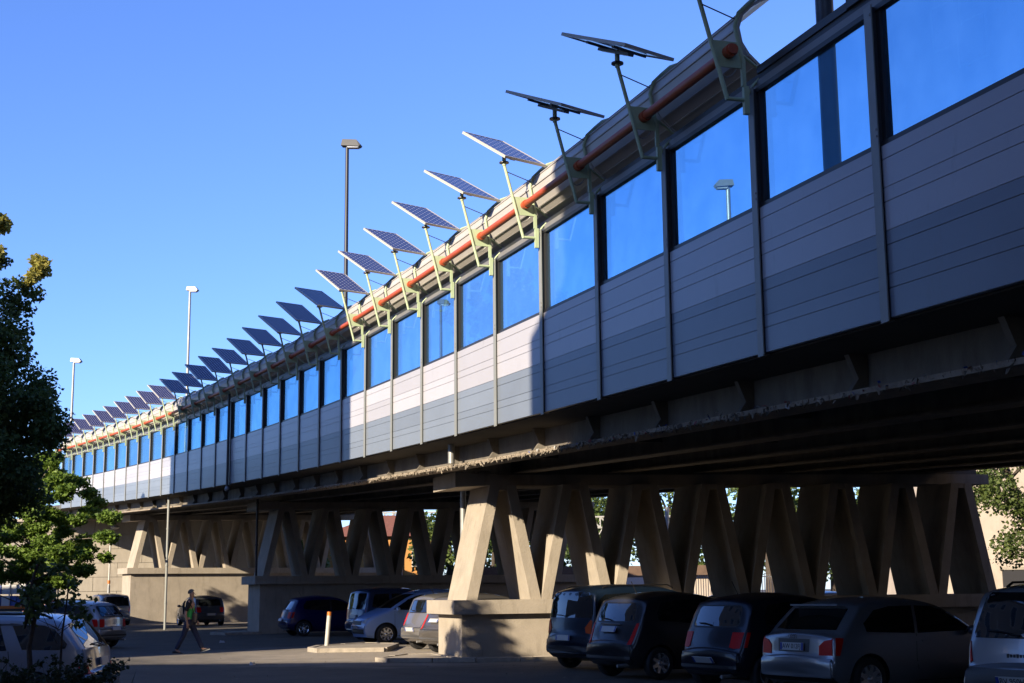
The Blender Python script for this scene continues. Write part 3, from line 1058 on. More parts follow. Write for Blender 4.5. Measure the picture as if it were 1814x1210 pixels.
        if nrm.dot(d) > 0: nrm = -nrm
        return h[0] + nrm * off
    def patch(s, name, poly, face, m, off=.004, parent=None, cuts=4, thick=0):
        bm = bmesh.new()
        vs_ = [bm.verts.new((a, z, 0)) for a, z in poly]
        f = bm.faces.new(vs_)
        bmesh.ops.triangulate(bm, faces=[f])
        bmesh.ops.subdivide_edges(bm, edges=bm.edges, cuts=cuts, use_grid_fill=True)
        idx = {v: i for i, v in enumerate(bm.verts)}
        P = [s.proj(v.co.x, v.co.y, face, off) for v in bm.verts]
        F = [tuple(idx[v] for v in fc.verts) for fc in bm.faces]
        bnd = [(idx[e.verts[0]], idx[e.verts[1]]) for e in bm.edges if e.is_boundary]
        bm.free()
        b = MB()
        b.add(P, F)
        if off > .006:
            Q = [s.proj(v[0], v[1], face, -.01) for v in [(p.x if face in 'LR' else p.y, p.z) for p in P]]
            o = len(b.v); b.v += [tuple(q) for q in Q]
            b.f += [(i, j, j + o, i + o) for i, j in bnd]
        me = bpy.data.meshes.new(name)
        me.from_pydata([tuple(v) for v in b.v], [], b.f)
        bm = bmesh.new(); bm.from_mesh(me); bmesh.ops.recalc_face_normals(bm, faces=bm.faces); bm.to_mesh(me); bm.free()
        me.shade_smooth()
        me.set_sharp_from_angle(angle=radians(40))
        me.materials.append(M[m] if isinstance(m, str) else m)
        ob = bpy.data.objects.new(name, me); COL.objects.link(ob)
        ob.parent = parent or s.root
        # facing: make normals point away from the body
        return ob
    def sides(s, name, poly, m, off=.004, faces='LR', parent=None, cuts=4):
        return [s.patch(name, poly, fc, m, off, parent, cuts) for fc in faces]
    def mirror(s, name, poly, face, m, off=.004, cuts=3):
        return [s.patch(name, [(y * q, z) for y, z in poly], face, m, off, None, cuts) for q in (1, -1)]
    def line(s, name, pts, face, wd=.010, m='black_trim', off=.0025):
        b = MB()
        for (a0, z0), (a1, z1) in zip(pts, pts[1:]):
            L = sqrt((a1 - a0) ** 2 + (z1 - z0) ** 2); nx, nz = -(z1 - z0) / L * wd / 2, (a1 - a0) / L * wd / 2
            k = max(1, int(L / .12))
            for j in range(k):
                u0, u1 = j / k, (j + 1) / k
                q = [(a0 + (a1 - a0) * u + nx * sg, z0 + (z1 - z0) * u + nz * sg) for u, sg in ((u0, -1), (u1, -1), (u1, 1), (u0, 1))]
                b.add([s.proj(a, z, face, off) for a, z in q], [(0, 1, 2, 3)])
        return b.build(name, m, s.root, 60, world=False)
    def wheels(s, spokes=5, dark=False):
        sp = s.sp; r = sp['r']; wd = .19
        tm = MB()
        tm.lathe([(r * .62, -wd / 2 + .01), (r * .9, -wd / 2), (r * .985, -wd / 2 + .025), (r, -wd / 2 + .05), (r, wd / 2 - .05), (r * .985, wd / 2 - .025), (r * .9, wd / 2), (r * .66, wd / 2 - .005), (r * .62, wd / 2 - .03)], 32, 'y')
        rm = MB()
        R0 = r * .655
        rm.lathe([(R0, .09), (R0 * .93, .083), (R0 * .90, .05), (R0 * .9, -.02)], 32, 'y')
        for k in range(spokes):
            a = 2 * pi * k / spokes
            R = Matrix.Rotation(a, 3, 'Y')
            w0, w1 = R0 * .20, R0 * .13
            p = [(-w0, .072, R0 * .18), (w0, .072, R0 * .18), (w0, .045, R0 * .18), (-w0, .045, R0 * .18), (-w1, .082, R0 * .93), (w1, .082, R0 * .93), (w1, .05, R0 * .93), (-w1, .05, R0 * .93)]
            rm.hexa([R @ Vector(q) for q in p])
        rm.lathe([(.001, .088), (R0 * .17, .086), (R0 * .26, .074), (R0 * .26, .04)], 16, 'y')
        dm = MB(); dm.lathe([(.001, .01), (R0 * .9, .01)], 24, 'y')
        first = None
        for wx in (sp['xf'], sp['xr']):
            for sd in (1, -1):
                if first is None:
                    t = tm.build('wheel', 'rubber', s.root, 50, world=False)
                    ri = rm.build('rim', 'rim', t, 40, world=False)
                    di = dm.build('brake_disc', 'grey_trim' if not dark else 'black_trim', t, world=False)
                    first = (t, ri, di)
                    o = t
                else:
                    o = dup(first[0], s.root)
                    for ch in list(o.children): pass
                o.location = (wx, (s.W / 2 - .105) * sd, r)
                o.rotation_euler = (0, random.uniform(0, 6.28), 0 if sd > 0 else pi)
    def mirrors(s, x, z, y=None):
        for sd in (1, -1):
            yy = (y or s.hw(x, z)) * sd
            b = MB()
            b.lathe([(.001, -.055), (.06, -.045), (.085, 0), (.075, .05), (.001, .07)], 12, 'x', (0, 0, 0))
            b.v = [(x + p[0], yy + sd * .11 + p[1] * 1.15, z + p[2] * .8) for p in b.v]
            b.tube([(x, yy - sd * .02, z - .03), (x, yy + sd * .06, z - .02)], .02, 6)
            b.build('wing_mirror', s.col if s.sp.get('mirror_paint', 1) else 'black_trim', s.root, 60, world=False)
    def handles(s, pts):
        for x, z in pts:
            for fc in 'LR':
                p = s.proj(x, z, fc, .02)
                b = MB(); b.box(p, (.17, .025, .028)); b.build('door_handle', s.sp.get('handle', s.col), s.root, world=False)
    def plate(s, z, y=0, face='B', text=None, size=(.50, .11), m='plate'):
        p = s.proj(y, z, face, .012)
        h1, h2 = s.proj(y, z + .05, face, .012), s.proj(y, z - .05, face, .012)
        sx = -1 if face == 'B' else 1
        tilt = atan2((h1.x - h2.x), .1)
        R = Matrix.Rotation(tilt, 3, 'Y')
        px = min(p.x, h1.x, h2.x) if sx < 0 else max(p.x, h1.x, h2.x)
        c = Vector((px + sx * .006, y, z))
        b = MB(); b.box(c, (.012, size[0], size[1]), R); pl = b.build('number_plate', m, s.root, world=False)
        for q in (1, -1):
            b = MB(); b.box(c + R @ Vector((sx * .0075, q * (size[0] / 2 - .022), 0)), (.003, .04, size[1] * .94), R); b.build('plate_band', 'plate_blue', pl, world=False)
        if text:
            cu = bpy.data.curves.new('t', 'FONT'); cu.body = text; cu.size = .098; cu.align_x = 'CENTER'; cu.align_y = 'CENTER'; cu.extrude = .001; cu.space_character = 1.0
            to = bpy.data.objects.new('t', cu); COL.objects.link(to)
            dg = bpy.context.evaluated_depsgraph_get()
            me = bpy.data.meshes.new_from_object(to.evaluated_get(dg))
            bpy.data.objects.remove(to)
            me.materials.clear(); me.materials.append(M['ink'])
            # text lies in xy facing +z: turn it to face backwards
            T = R @ Matrix(((0, 0, sx), (sx, 0, 0), (0, 1, 0)))
            k = (size[0] - .11) / max(.01, max(v.co.x for v in me.vertices) - min(v.co.x for v in me.vertices))
            for v in me.vertices:
                v.co = c + R @ Vector((sx * .0085, 0, 0)) + T @ Vector((v.co.x * k, v.co.y, v.co.z))
            o = bpy.data.objects.new('plate_text', me); COL.objects.link(o); o.parent = pl
        return pl
    def wiper(s, z0, y0, y1, z1):
        b = MB(); b.tube([s.proj(y0, z0, 'B', .02), s.proj((y0 + y1) / 2, (z0 + z1) / 2 + .01, 'B', .025), s.proj(y1, z1, 'B', .015)], .010, 6)
        b.build('rear_wiper', 'black_trim', s.root, 60, world=False)

def sc_tab(tab, L0, L, H0_, H_):
    return [(x * L / L0, z * (H_ / H0_ if z > .45 else 1)) for x, z in tab]

def hatch_spec(L=3.75, W=1.67, H=1.50, r=.29, slant=.22):
    """small five-door hatchback; rear window leans by slant"""
    top = [(1.875, .50), (1.85, .60), (1.78, .72), (1.55, .83), (1.10, .97), (.92, 1.02), (.55, 1.24), (.22, 1.41), (-.15, 1.48), (-.6, 1.50), (-1.1, 1.465), (-1.40, 1.41), (-1.46, 1.36), (-1.46 - slant, 1.04), (-1.52 - slant, .94), (-1.81, .66), (-1.86, .60), (-1.875, .50)]
    top = [(x, z) for x, z in top]
    # keep x strictly falling
    q = [top[0]]
    for p in top[1:]:
        q.append((min(p[0], q[-1][0] - .012), p[1]))
    bot = [(1.875, .40), (1.80, .22), (1.3, .17), (-1.3, .17), (-1.72, .25), (-1.875, .36)]
    return dict(L=L, W=W, H=H, r=r, edge=.12, crown=.05, rt=.15, barrel=.15, xf=1.18 * L / 3.75, xr=-1.20 * L / 3.75, belt=.94 * H / 1.5, tumble=.19, top=sc_tab(q, 3.75, L, 1.5, H), bot=sc_tab(bot, 3.75, L, 1.5, 1.5))

def dress_hatch(c, tail='tall', doors=5, plate_z=.80, text=None, wind=True, bumper=None, tailm='red_lens', spokes=5, wiper=True, plate=True):
    L, H, W = c.L, c.H, c.W
    kx, kz = L / 3.75, H / 1.5
    def S(poly): return [(x * kx, z * kz) for x, z in poly]
    g = 'car_glass'
    c.sides('front_window', S([(.80, .985), (.30, 1.30), (.02, 1.385), (-.16, 1.395), (-.16, .955)]), g)
    c.sides('rear_window', S([(-.22, .955), (-.22, 1.395), (-.75, 1.39), (-1.10, 1.345), (-1.22, 1.16), (-1.20, 1.03)]), g)
    c.sides('window_pillar', S([(-.165, .955), (-.165, 1.395), (-.215, 1.395), (-.215, .955)]), 'black_trim', .003, cuts=2)
    hw_ = c.W / 2
    c.patch('back_window', [(-hw_ * .64, 1.01 * kz), (-hw_ * .70, 1.05 * kz), (-hw_ * .64, 1.30 * kz), (-hw_ * .57, 1.345 * kz), (hw_ * .57, 1.345 * kz), (hw_ * .64, 1.30 * kz), (hw_ * .70, 1.05 * kz), (hw_ * .64, 1.01 * kz)], 'B', g, .004)
    loop = [(-hw_ * .64, 1.01 * kz), (-hw_ * .70, 1.05 * kz), (-hw_ * .64, 1.30 * kz), (-hw_ * .57, 1.345 * kz), (hw_ * .57, 1.345 * kz), (hw_ * .64, 1.30 * kz), (hw_ * .70, 1.05 * kz), (hw_ * .64, 1.01 * kz)]
    c.line('window_seal', loop + loop[:1], 'B', .022, 'black_trim', .006)
    c.line('bumper_seam', [(-hw_ * .95, .605 * kz), (hw_ * .95, .605 * kz)], 'B', .014, 'black_trim', .019)
    c.line('bumper_strip', [(-hw_ * .93, .40), (hw_ * .93, .40)], 'B', .05, 'grey_trim', .022)
    c.patch('windscreen', [(-hw_ * .80, 1.045 * kz), (-hw_ * .66, 1.37 * kz), (hw_ * .66, 1.37 * kz), (hw_ * .80, 1.045 * kz)], 'F', g, .005)
    for fc in 'LR':
        c.line('door_seam', S([(-.19, .95), (-.21, .5), (-.21, .25)]), fc)
        c.line('door_seam', S([(.84, .98), (.88, .62), (.78, .25), (-.72, .25)]), fc)
        if doors == 5: c.line('door_seam', S([(-1.16, 1.0), (-1.02, .72), (-.76, .5), (-.72, .25)]), fc)
        c.line('sill_strip', S([(.75, .44), (-.72, .44)]), fc, .05, c.sp.get('strip', c.col), .012)
    y2 = hw_
    if tail == 'tall':      # slim lights climbing the rear corner
        c.mirror('tail_light', [(hw_ * .98, 1.0 * kz), (hw_ * .78, .98 * kz), (hw_ * .70, .62 * kz), (hw_ * .82, .60 * kz), (hw_ * .93, .78 * kz)], 'B', tailm, .008)
    elif tail == 'block':
        c.mirror('tail_light', [(hw_ * .965, .93 * kz), (hw_ * .60, .93 * kz), (hw_ * .60, .70 * kz), (hw_ * .70, .68 * kz), (hw_ * .965, .70 * kz)], 'B', tailm, .010)
        c.sides('tail_light', S([(-1.52, .93), (-1.60, .70), (-1.80, .70), (-1.75, .93)]), tailm, .008)
    elif tail == 'drop':
        c.mirror('tail_light', [(hw_ * .96, 1.00 * kz), (hw_ * .80, .96 * kz), (hw_ * .72, .80 * kz), (hw_ * .80, .66 * kz), (hw_ * .95, .70 * kz)], 'B', tailm, .010)
    c.mirror('headlight', [(hw_ * .90, .78 * kz), (hw_ * .55, .72 * kz), (hw_ * .50, .62 * kz), (hw_ * .88, .64 * kz)], 'F', 'clear_lens', .008)
    c.patch('grille', [(-hw_ * .4, .50), (hw_ * .4, .50), (hw_ * .45, .36), (-hw_ * .45, .36)], 'F', 'black_trim', .005)
    # rear bumper, standing proud of the tailgate
    c.patch('rear_bumper', [(-hw_ * .97, .60 * kz), (hw_ * .97, .60 * kz), (hw_ * .97, .34), (-hw_ * .97, .34)], 'B', bumper or c.col, .016, cuts=6)
    c.line('tailgate_seam', [(-hw_ * .58, .63 * kz), (-hw_ * .72, .98 * kz)], 'B')
    c.line('tailgate_seam', [(hw_ * .58, .63 * kz), (hw_ * .72, .98 * kz)], 'B')
    c.line('tailgate_seam', [(-hw_ * .58, .625 * kz), (hw_ * .58, .625 * kz)], 'B')
    if plate: c.plate(plate_z, text=text)
    c.wheels(spokes)
    c.mirrors(.72 * kx, 1.0 * kz)
    c.handles([(-.05 * kx, .88 * kz)] + ([(-.98 * kx, .90 * kz)] if doors == 5 else []))
    if wiper: c.wiper(1.03 * kz, 0, hw_ * .45, 1.06 * kz)
    b = MB(); p = c.bvh.ray_cast(Vector((-1.1 * kx, 0, 3)), Vector((0, 0, -1)))[0]
    b.tube([p, p + Vector((-.12, 0, .22))], .006, 5); b.build('aerial', 'black_trim', c.root, world=False)
    b = MB(); b.tube([(-c.L / 2 + .25, -.45, .26), (-c.L / 2 - .02, -.45, .25)], .03, 8); b.build('exhaust', 'galv', c.root, 60, world=False)

RG = 'cars parked nose-in under the viaduct'
# dark MPV in front of the nearest pier
sp = hatch_spec(4.0, 1.84, 1.68, .31, .06)
sp.update(tumble=.13, belt=1.02, rt=.13, barrel=.16, edge=.13, crown=.05)
sp['top'] = [(2.0, .52), (1.97, .66), (1.85, .82), (1.45, .95), (1.25, 1.03), (1.18, 1.10), (.85, 1.34), (.45, 1.56), (0, 1.66), (-.7, 1.68), (-1.4, 1.65), (-1.74, 1.58), (-1.80, 1.50), (-1.88, 1.10), (-1.905, 1.0), (-1.95, .74), (-1.985, .66), (-2.0, .52)]
c = Car('parked_car', 'rounded dark blue people carrier with back to us before the nearest pier', 'car', RG, sp, paint('midnight_blue_paint', (.012, .026, .055), .2), ('RL', (.60, 30.2)), 58)
hw_ = c.W / 2
c.sides('front_window', [(1.02, 1.08), (.55, 1.46), (.42, 1.52), (.12, 1.54), (.12, 1.06)], 'car_glass')
c.sides('rear_window', [(.05, 1.06), (.05, 1.54), (-.78, 1.55), (-.78, 1.06)], 'car_glass')
c.sides('quarter_window', [(-.88, 1.06), (-.88, 1.55), (-1.50, 1.52), (-1.66, 1.40), (-1.70, 1.10)], 'car_glass')
c.patch('back_window', [(-hw_ * .80, 1.06), (-hw_ * .84, 1.14), (-hw_ * .74, 1.50), (-hw_ * .62, 1.57), (hw_ * .62, 1.57), (hw_ * .74, 1.50), (hw_ * .84, 1.14), (hw_ * .80, 1.06)], 'B', 'car_glass', .006)
c.patch('windscreen', [(-hw_ * .82, 1.12), (-hw_ * .70, 1.56), (hw_ * .70, 1.56), (hw_ * .82, 1.12)], 'F', 'car_glass', .006)
c.mirror('tail_light', [(hw_ * .80, 1.02), (hw_ * .66, .86), (hw_ * .70, .76), (hw_ * .84, .74), (hw_ * .92, .84), (hw_ * .88, .96)], 'B', 'orange_lens', .014)
c.mirror('headlight', [(hw_ * .9, .8), (hw_ * .55, .76), (hw_ * .5, .66), (hw_ * .88, .68)], 'F', 'clear_lens', .008)
c.patch('rear_bumper', [(-hw_ * .98, .62), (hw_ * .98, .62), (hw_ * .98, .36), (-hw_ * .98, .36)], 'B', c.col, .018, cuts=6)
c.patch('bumper_strip', [(-hw_ * .96, .50), (hw_ * .96, .50), (hw_ * .96, .40), (-hw_ * .96, .40)], 'B', 'grey_trim', .024, cuts=6)
for fc in 'LR':
    c.line('door_seam', [(.09, 1.05), (.07, .6), (.07, .26)], fc); c.line('door_seam', [(-.83, 1.05), (-.85, .7), (-.62, .3)], fc); c.line('door_seam', [(1.05, 1.05), (1.08, .6), (1.0, .26), (-.6, .26)], fc)
c.plate(.66); c.wheels(7); c.mirrors(.95, 1.08); c.handles([(.15, .95), (-.75, .95)]); c.wiper(1.08, 0, .4, 1.11)
for q in (1, -1):
    b = MB(); b.tube([(.35, q * .66, 1.645), (.2, q * .66, 1.715), (-1.3, q * .66, 1.70), (-1.45, q * .66, 1.66)], .016, 6); b.build('roof_rail', 'black_trim', c.root, 60, world=False)

# charcoal hatchback with tall red lights
sp = hatch_spec(3.78, 1.70, 1.53, .29, .16); sp.update(rt=.16, barrel=.15, tumble=.17, edge=.12)
c = Car('parked_car', 'charcoal hatchback with slim tall red lights, second from the nearest pier', 'car', RG, sp, paint('charcoal_paint', (.045, .045, .05), .3), ('RRw', (2.60, 26.3)), 59)
dress_hatch(c, 'tall', 3, .90, spokes=7, bumper=None)
hw_ = c.W / 2
b = MB(); p = c.proj(0, .985, 'B', .01); b.box(p, (.02, .62, .02)); b.build('plate_lamp_bar', 'chrome', c.root, world=False)

# slate hatchback with blocky lights
sp = hatch_spec(3.64, 1.66, 1.50, .30, .17); sp.update(rt=.14, barrel=.14)
c = Car('parked_car', 'dark slate hatchback with square red lights left of the silver hatchback', 'car', RG, sp, paint('slate_paint', (.022, .026, .042), .3), ('RRw', (3.95, 22.8)), 59)
dress_hatch(c, 'block', 5, .50, spokes=5)
c.sides('bumper_corner', [(-1.55, .62), (-1.78, .62), (-1.80, .38), (-1.6, .34)], c.col, .02)

# silver three-door hatchback
sp = hatch_spec(4.15, 1.735, 1.43, .315, .34); sp.update(rt=.10, barrel=.11, belt=.93, tumble=.2, edge=.09)
sp['top'] = [(2.075, .5), (2.05, .62), (1.95, .74), (1.6, .84), (1.05, .93), (.9, .96), (.5, 1.19), (.18, 1.35), (-.2, 1.42), (-.7, 1.43), (-1.15, 1.40), (-1.38, 1.35), (-1.44, 1.31), (-1.80, 1.00), (-1.86, .955), (-1.98, .92), (-2.01, .86), (-2.03, .62), (-2.065, .59), (-2.075, .48)]
c = Car('parked_car', 'silver three-door hatchback showing its right side, beside the silver people carrier', 'car', RG, sp, paint('silver_paint', (.40, .41, .44), .55, .3), ('RRw', (5.05, 20.8)), 60)
hw_ = c.W / 2
c.sides('front_window', [(.78, .965), (.30, 1.24), (.05, 1.325), (-.28, 1.34), (-.36, .945)], 'car_glass')
c.sides('rear_window', [(-.42, .945), (-.34, 1.34), (-.8, 1.335), (-1.12, 1.28), (-1.38, 1.10), (-1.36, .98)], 'car_glass')
c.patch('back_window', [(-hw_ * .74, 1.01), (-hw_ * .66, 1.305), (hw_ * .66, 1.305), (hw_ * .74, 1.01)], 'B', 'car_glass', .005)
c.patch('windscreen', [(-hw_ * .8, .99), (-hw_ * .66, 1.31), (hw_ * .66, 1.31), (hw_ * .8, .99)], 'F', 'car_glass', .005)
c.mirror('tail_light', [(hw_ * .97, .90), (hw_ * .70, .86), (hw_ * .60, .79), (hw_ * .60, .66), (hw_ * .97, .66)], 'B', 'red_lens', .010)
c.sides('tail_light', [(-1.78, .90), (-1.86, .66), (-1.97, .66), (-1.93, .90)], 'red_lens', .008)
c.mirror('headlight', [(hw_ * .9, .74), (hw_ * .5, .70), (hw_ * .5, .60), (hw_ * .88, .60)], 'F', 'clear_lens', .008)
c.patch('rear_bumper', [(-hw_ * .97, .61), (hw_ * .97, .61), (hw_ * .97, .36), (-hw_ * .97, .36)], 'B', c.col, .018, cuts=6)
c.patch('valance', [(-hw_ * .93, .35), (hw_ * .93, .35), (hw_ * .9, .29), (-hw_ * .9, .29)], 'B', 'black_trim', .02)
b = MB(); b.box(c.proj(0, 1.335, 'B', .01) + Vector((-.04, 0, .005)), (.16, 1.02, .022), Matrix.Rotation(.18, 3, 'Y')); b.build('roof_spoiler', c.col, c.root, world=False)
for fc in 'LR':
    c.line('door_seam', [(-.39, .94), (-.42, .6), (-.36, .27)], fc); c.line('door_seam', [(.82, .95), (.86, .6), (.76, .27), (-.36, .27)], fc)
    c.line('rubbing_strip', [(.9, .52), (-.9, .52)], fc, .04, c.col, .012)
c.patch('plate_recess', [(-.34, .885), (.34, .885), (.33, .70), (-.33, .70)], 'B', 'grey_trim', .003)
c.plate(.775, text='AW 012FJ'); c.wheels(9); c.mirrors(.66, .97); c.handles([(-.22, .83)])
for k in range(4):
    b = MB(); q = c.proj(-.06 + .04 * k, .915, 'B', .012); b.lathe([(.022, 0), (.026, .004), (.03, 0), (.026, -.004), (.022, 0)], 14, 'x', q); b.build('badge_ring', 'chrome', c.root, 60, world=False)

# silver-blue people carrier at the right edge
sp = hatch_spec(4.28, 1.75, 1.65, .31, .10)
sp.update(tumble=.17, belt=.98, rt=.10, barrel=.12, edge=.11, crown=.05)
sp['top'] = [(2.14, .52), (2.12, .64), (2.0, .78), (1.5, .95), (1.2, 1.06), (.8, 1.33), (.4, 1.53), (0, 1.63), (-.6, 1.65), (-1.25, 1.61), (-1.62, 1.55), (-1.70, 1.50), (-1.90, 1.04), (-1.93, .97), (-1.99, .68), (-2.09, .64), (-2.13, .58), (-2.14, .46)]
c = Car('parked_car', 'silver people carrier cut by the right edge with its plate facing us', 'car', RG, sp, paint('silver_blue_paint', (.45, .48, .53), .5, .3), ('Rc', (5.78, 16.75)), 54)
hw_ = c.W / 2
c.sides('front_window', [(1.0, 1.06), (.45, 1.42), (.15, 1.52), (.10, 1.52), (.05, 1.03)], 'car_glass')
c.sides('rear_window', [(-.02, 1.03), (.02, 1.52), (-.85, 1.52), (-.85, 1.03)], 'car_glass')
c.sides('quarter_window', [(-.93, 1.03), (-.93, 1.51), (-1.35, 1.46), (-1.62, 1.10)], 'car_glass')
c.patch('back_window', [(-hw_ * .80, 1.00), (-hw_ * .84, 1.06), (-hw_ * .74, 1.46), (-hw_ * .66, 1.535), (hw_ * .66, 1.535), (hw_ * .74, 1.46), (hw_ * .84, 1.06), (hw_ * .80, 1.00)], 'B', 'car_glass', .006, cuts=6)
c.patch('windscreen', [(-hw_ * .82, 1.1), (-hw_ * .7, 1.55), (hw_ * .7, 1.55), (hw_ * .82, 1.1)], 'F', 'car_glass', .006)
c.mirror('tail_light', [(hw_ * .985, .96), (hw_ * .90, .96), (hw_ * .84, .72), (hw_ * .96, .70)], 'B', 'red_lens', .012)
c.mirror('headlight', [(hw_ * .9, .8), (hw_ * .55, .76), (hw_ * .5, .64), (hw_ * .88, .66)], 'F', 'clear_lens', .008)
c.patch('rear_bumper', [(-hw_ * .98, .65), (hw_ * .98, .65), (hw_ * .98, .36), (-hw_ * .98, .36)], 'B', 'grey_trim', .016, cuts=6)
for fc in 'LR':
    c.line('door_seam', [(.02, 1.02), (.0, .6), (.0, .26)], fc); c.line('door_seam', [(-.89, 1.02), (-.9, .7), (-.66, .3)], fc); c.line('door_seam', [(1.02, 1.03), (1.05, .6), (.95, .26), (-.64, .26)], fc)
c.plate(.52, text='BV 950HT'); c.wheels(6); c.mirrors(.92, 1.06); c.handles([(.12, .92), (-.72, .92)]); c.wiper(1.03, .05, .5, 1.08)
b = MB()
for k in range(8):
    q = c.proj(.30 - .045 * k - .1, .80, 'B', .006); b.box(q, (.004, .030, .035 if k % 3 else .045))
tag(b.build('model_badge', 'ink', c.root, world=False))
for q in (1, -1):
    b = MB(); b.tube([(.2, q * .60, 1.61), (.1, q * .60, 1.675), (-1.2, q * .60, 1.655), (-1.32, q * .6, 1.60)], .016, 6); b.build('roof_rail', 'black_trim', c.root, 60, world=False)

# ---- cars behind the nearest pier
sp = hatch_spec(3.9, 1.65, 1.46, .29, .20)
c = Car('parked_car', 'deep blue hatchback in shadow by the middle pier', 'car', RG, sp, paint('deep_blue_paint', (.006, .012, .13), .2), ('RRw', (-8.0, 54.4)), 66)
dress_hatch(c, 'block', 5, .62, spokes=6)
sp = hatch_spec(3.98, 1.66, 1.72, .30, .05); sp.update(tumble=.12, belt=1.0)
sp['top'] = [(1.99, .52), (1.96, .7), (1.85, .85), (1.4, 1.0), (1.15, 1.08), (.7, 1.42), (.35, 1.64), (-.1, 1.71), (-.9, 1.72), (-1.55, 1.69), (-1.72, 1.64), (-1.78, 1.58), (-1.90, 1.06), (-1.92, .98), (-1.95, .68), (-1.98, .62), (-1.99, .5)]
c = Car('parked_car', 'blue high-roofed small van between the two other blue cars', 'car', RG, sp, paint('mid_blue_paint', (.06, .11, .24), .4), ('RL', (-5.98, 50.2)), 56)
hw_ = c.W / 2
c.sides('front_window', [(.95, 1.1), (.5, 1.46), (.3, 1.56), (.05, 1.56), (.05, 1.05)], 'car_glass'); c.sides('rear_window', [(-.02, 1.05), (-.02, 1.56), (-.85, 1.56), (-.85, 1.05)], 'car_glass'); c.sides('quarter_window', [(-.95, 1.05), (-.95, 1.56), (-1.5, 1.54), (-1.62, 1.1)], 'car_glass')
c.patch('back_window', [(-hw_ * .8, 1.04), (-hw_ * .72, 1.58), (hw_ * .72, 1.58), (hw_ * .8, 1.04)], 'B', 'car_glass', .006)
c.patch('windscreen', [(-hw_ * .82, 1.12), (-hw_ * .7, 1.6), (hw_ * .7, 1.6), (hw_ * .82, 1.12)], 'F', 'car_glass', .006)
c.mirror('tail_light', [(hw_ * .97, 1.1), (hw_ * .84, 1.06), (hw_ * .8, .70), (hw_ * .96, .70)], 'B', 'red_lens', .012)
c.mirror('headlight', [(hw_ * .9, .82), (hw_ * .55, .78), (hw_ * .5, .66), (hw_ * .88, .68)], 'F', 'clear_lens', .008)
c.patch('rear_bumper', [(-hw_ * .98, .62), (hw_ * .98, .62), (hw_ * .98, .36), (-hw_ * .98, .36)], 'B', c.col, .016, cuts=5)
for fc in 'LR': c.line('door_seam', [(.02, 1.04), (.0, .26)], fc); c.line('door_seam', [(-.9, 1.04), (-.9, .5)], fc)
c.plate(.80); c.wheels(6); c.mirrors(.88, 1.08); c.handles([(.12, .95), (-.75, .95)]); c.wiper(1.06, 0, .4, 1.1)

sp = hatch_spec(4.05, 1.72, 1.66, .315, .10); sp.update(tumble=.16, belt=1.0, ft=.2, barrel=.14)
sp['top'] = [(2.02, .52), (1.99, .68), (1.85, .82), (1.45, .98), (1.2, 1.07), (.85, 1.27), (.4, 1.50), (0, 1.61), (-.5, 1.66), (-1.2, 1.64), (-1.6, 1.57), (-1.68, 1.52), (-1.86, 1.06), (-1.9, .98), (-1.97, .68), (-2.01, .62), (-2.025, .5)]
c = Car('parked_car', 'light blue people carrier with its front in the sun, left of the nearest pier', 'car', RG, sp, paint('light_blue_paint', (.36, .56, 1.0), 0, .3), ('FLw', (-4.06, 45.2)), -114)
hw_ = c.W / 2
c.sides('front_window', [(1.05, 1.07), (.5, 1.40), (.15, 1.51), (.0, 1.52), (-.08, 1.02)], 'car_glass'); c.sides('rear_window', [(-.14, 1.02), (-.08, 1.52), (-.9, 1.53), (-.9, 1.02)], 'car_glass'); c.sides('quarter_window', [(-1.0, 1.04), (-1.0, 1.52), (-1.4, 1.46), (-1.6, 1.1)], 'car_glass')
c.patch('back_window', [(-hw_ * .78, 1.02), (-hw_ * .68, 1.52), (hw_ * .68, 1.52), (hw_ * .78, 1.02)], 'B', 'car_glass', .006)
c.patch('windscreen', [(-hw_ * .84, 1.11), (-hw_ * .72, 1.54), (hw_ * .72, 1.54), (hw_ * .84, 1.11)], 'F', 'car_glass', .006, cuts=6)
c.mirror('headlight', [(hw_ * .97, .88), (hw_ * .62, .78), (hw_ * .56, .66), (hw_ * .80, .64), (hw_ * .96, .72)], 'F', 'clear_lens', .010)
c.patch('grille', [(-hw_ * .5, .72), (hw_ * .5, .72), (hw_ * .5, .60), (-hw_ * .5, .60)], 'F', 'grey_trim', .006)
c.patch('air_intake', [(-hw_ * .7, .46), (hw_ * .7, .46), (hw_ * .66, .32), (-hw_ * .66, .32)], 'F', 'black_trim', .006)
c.patch('front_bumper', [(-hw_ * .96, .58), (hw_ * .96, .58), (hw_ * .95, .48), (-hw_ * .95, .48)], 'F', c.col, .03, cuts=6)
c.mirror('tail_light', [(hw_ * .97, 1.1), (hw_ * .84, 1.06), (hw_ * .8, .70), (hw_ * .96, .70)], 'B', 'red_lens', .012)
for fc in 'LR': c.line('door_seam', [(-.11, 1.02), (-.13, .26)], fc); c.line('door_seam', [(-.95, 1.02), (-.95, .6), (-.75, .28)], fc); c.line('door_seam', [(1.0, 1.03), (1.0, .6), (.9, .26), (-.7, .26)], fc)
c.plate(.53, face='F'); c.wheels(8); c.mirrors(.92, 1.08); c.handles([(.05, .92), (-.8, .94)])

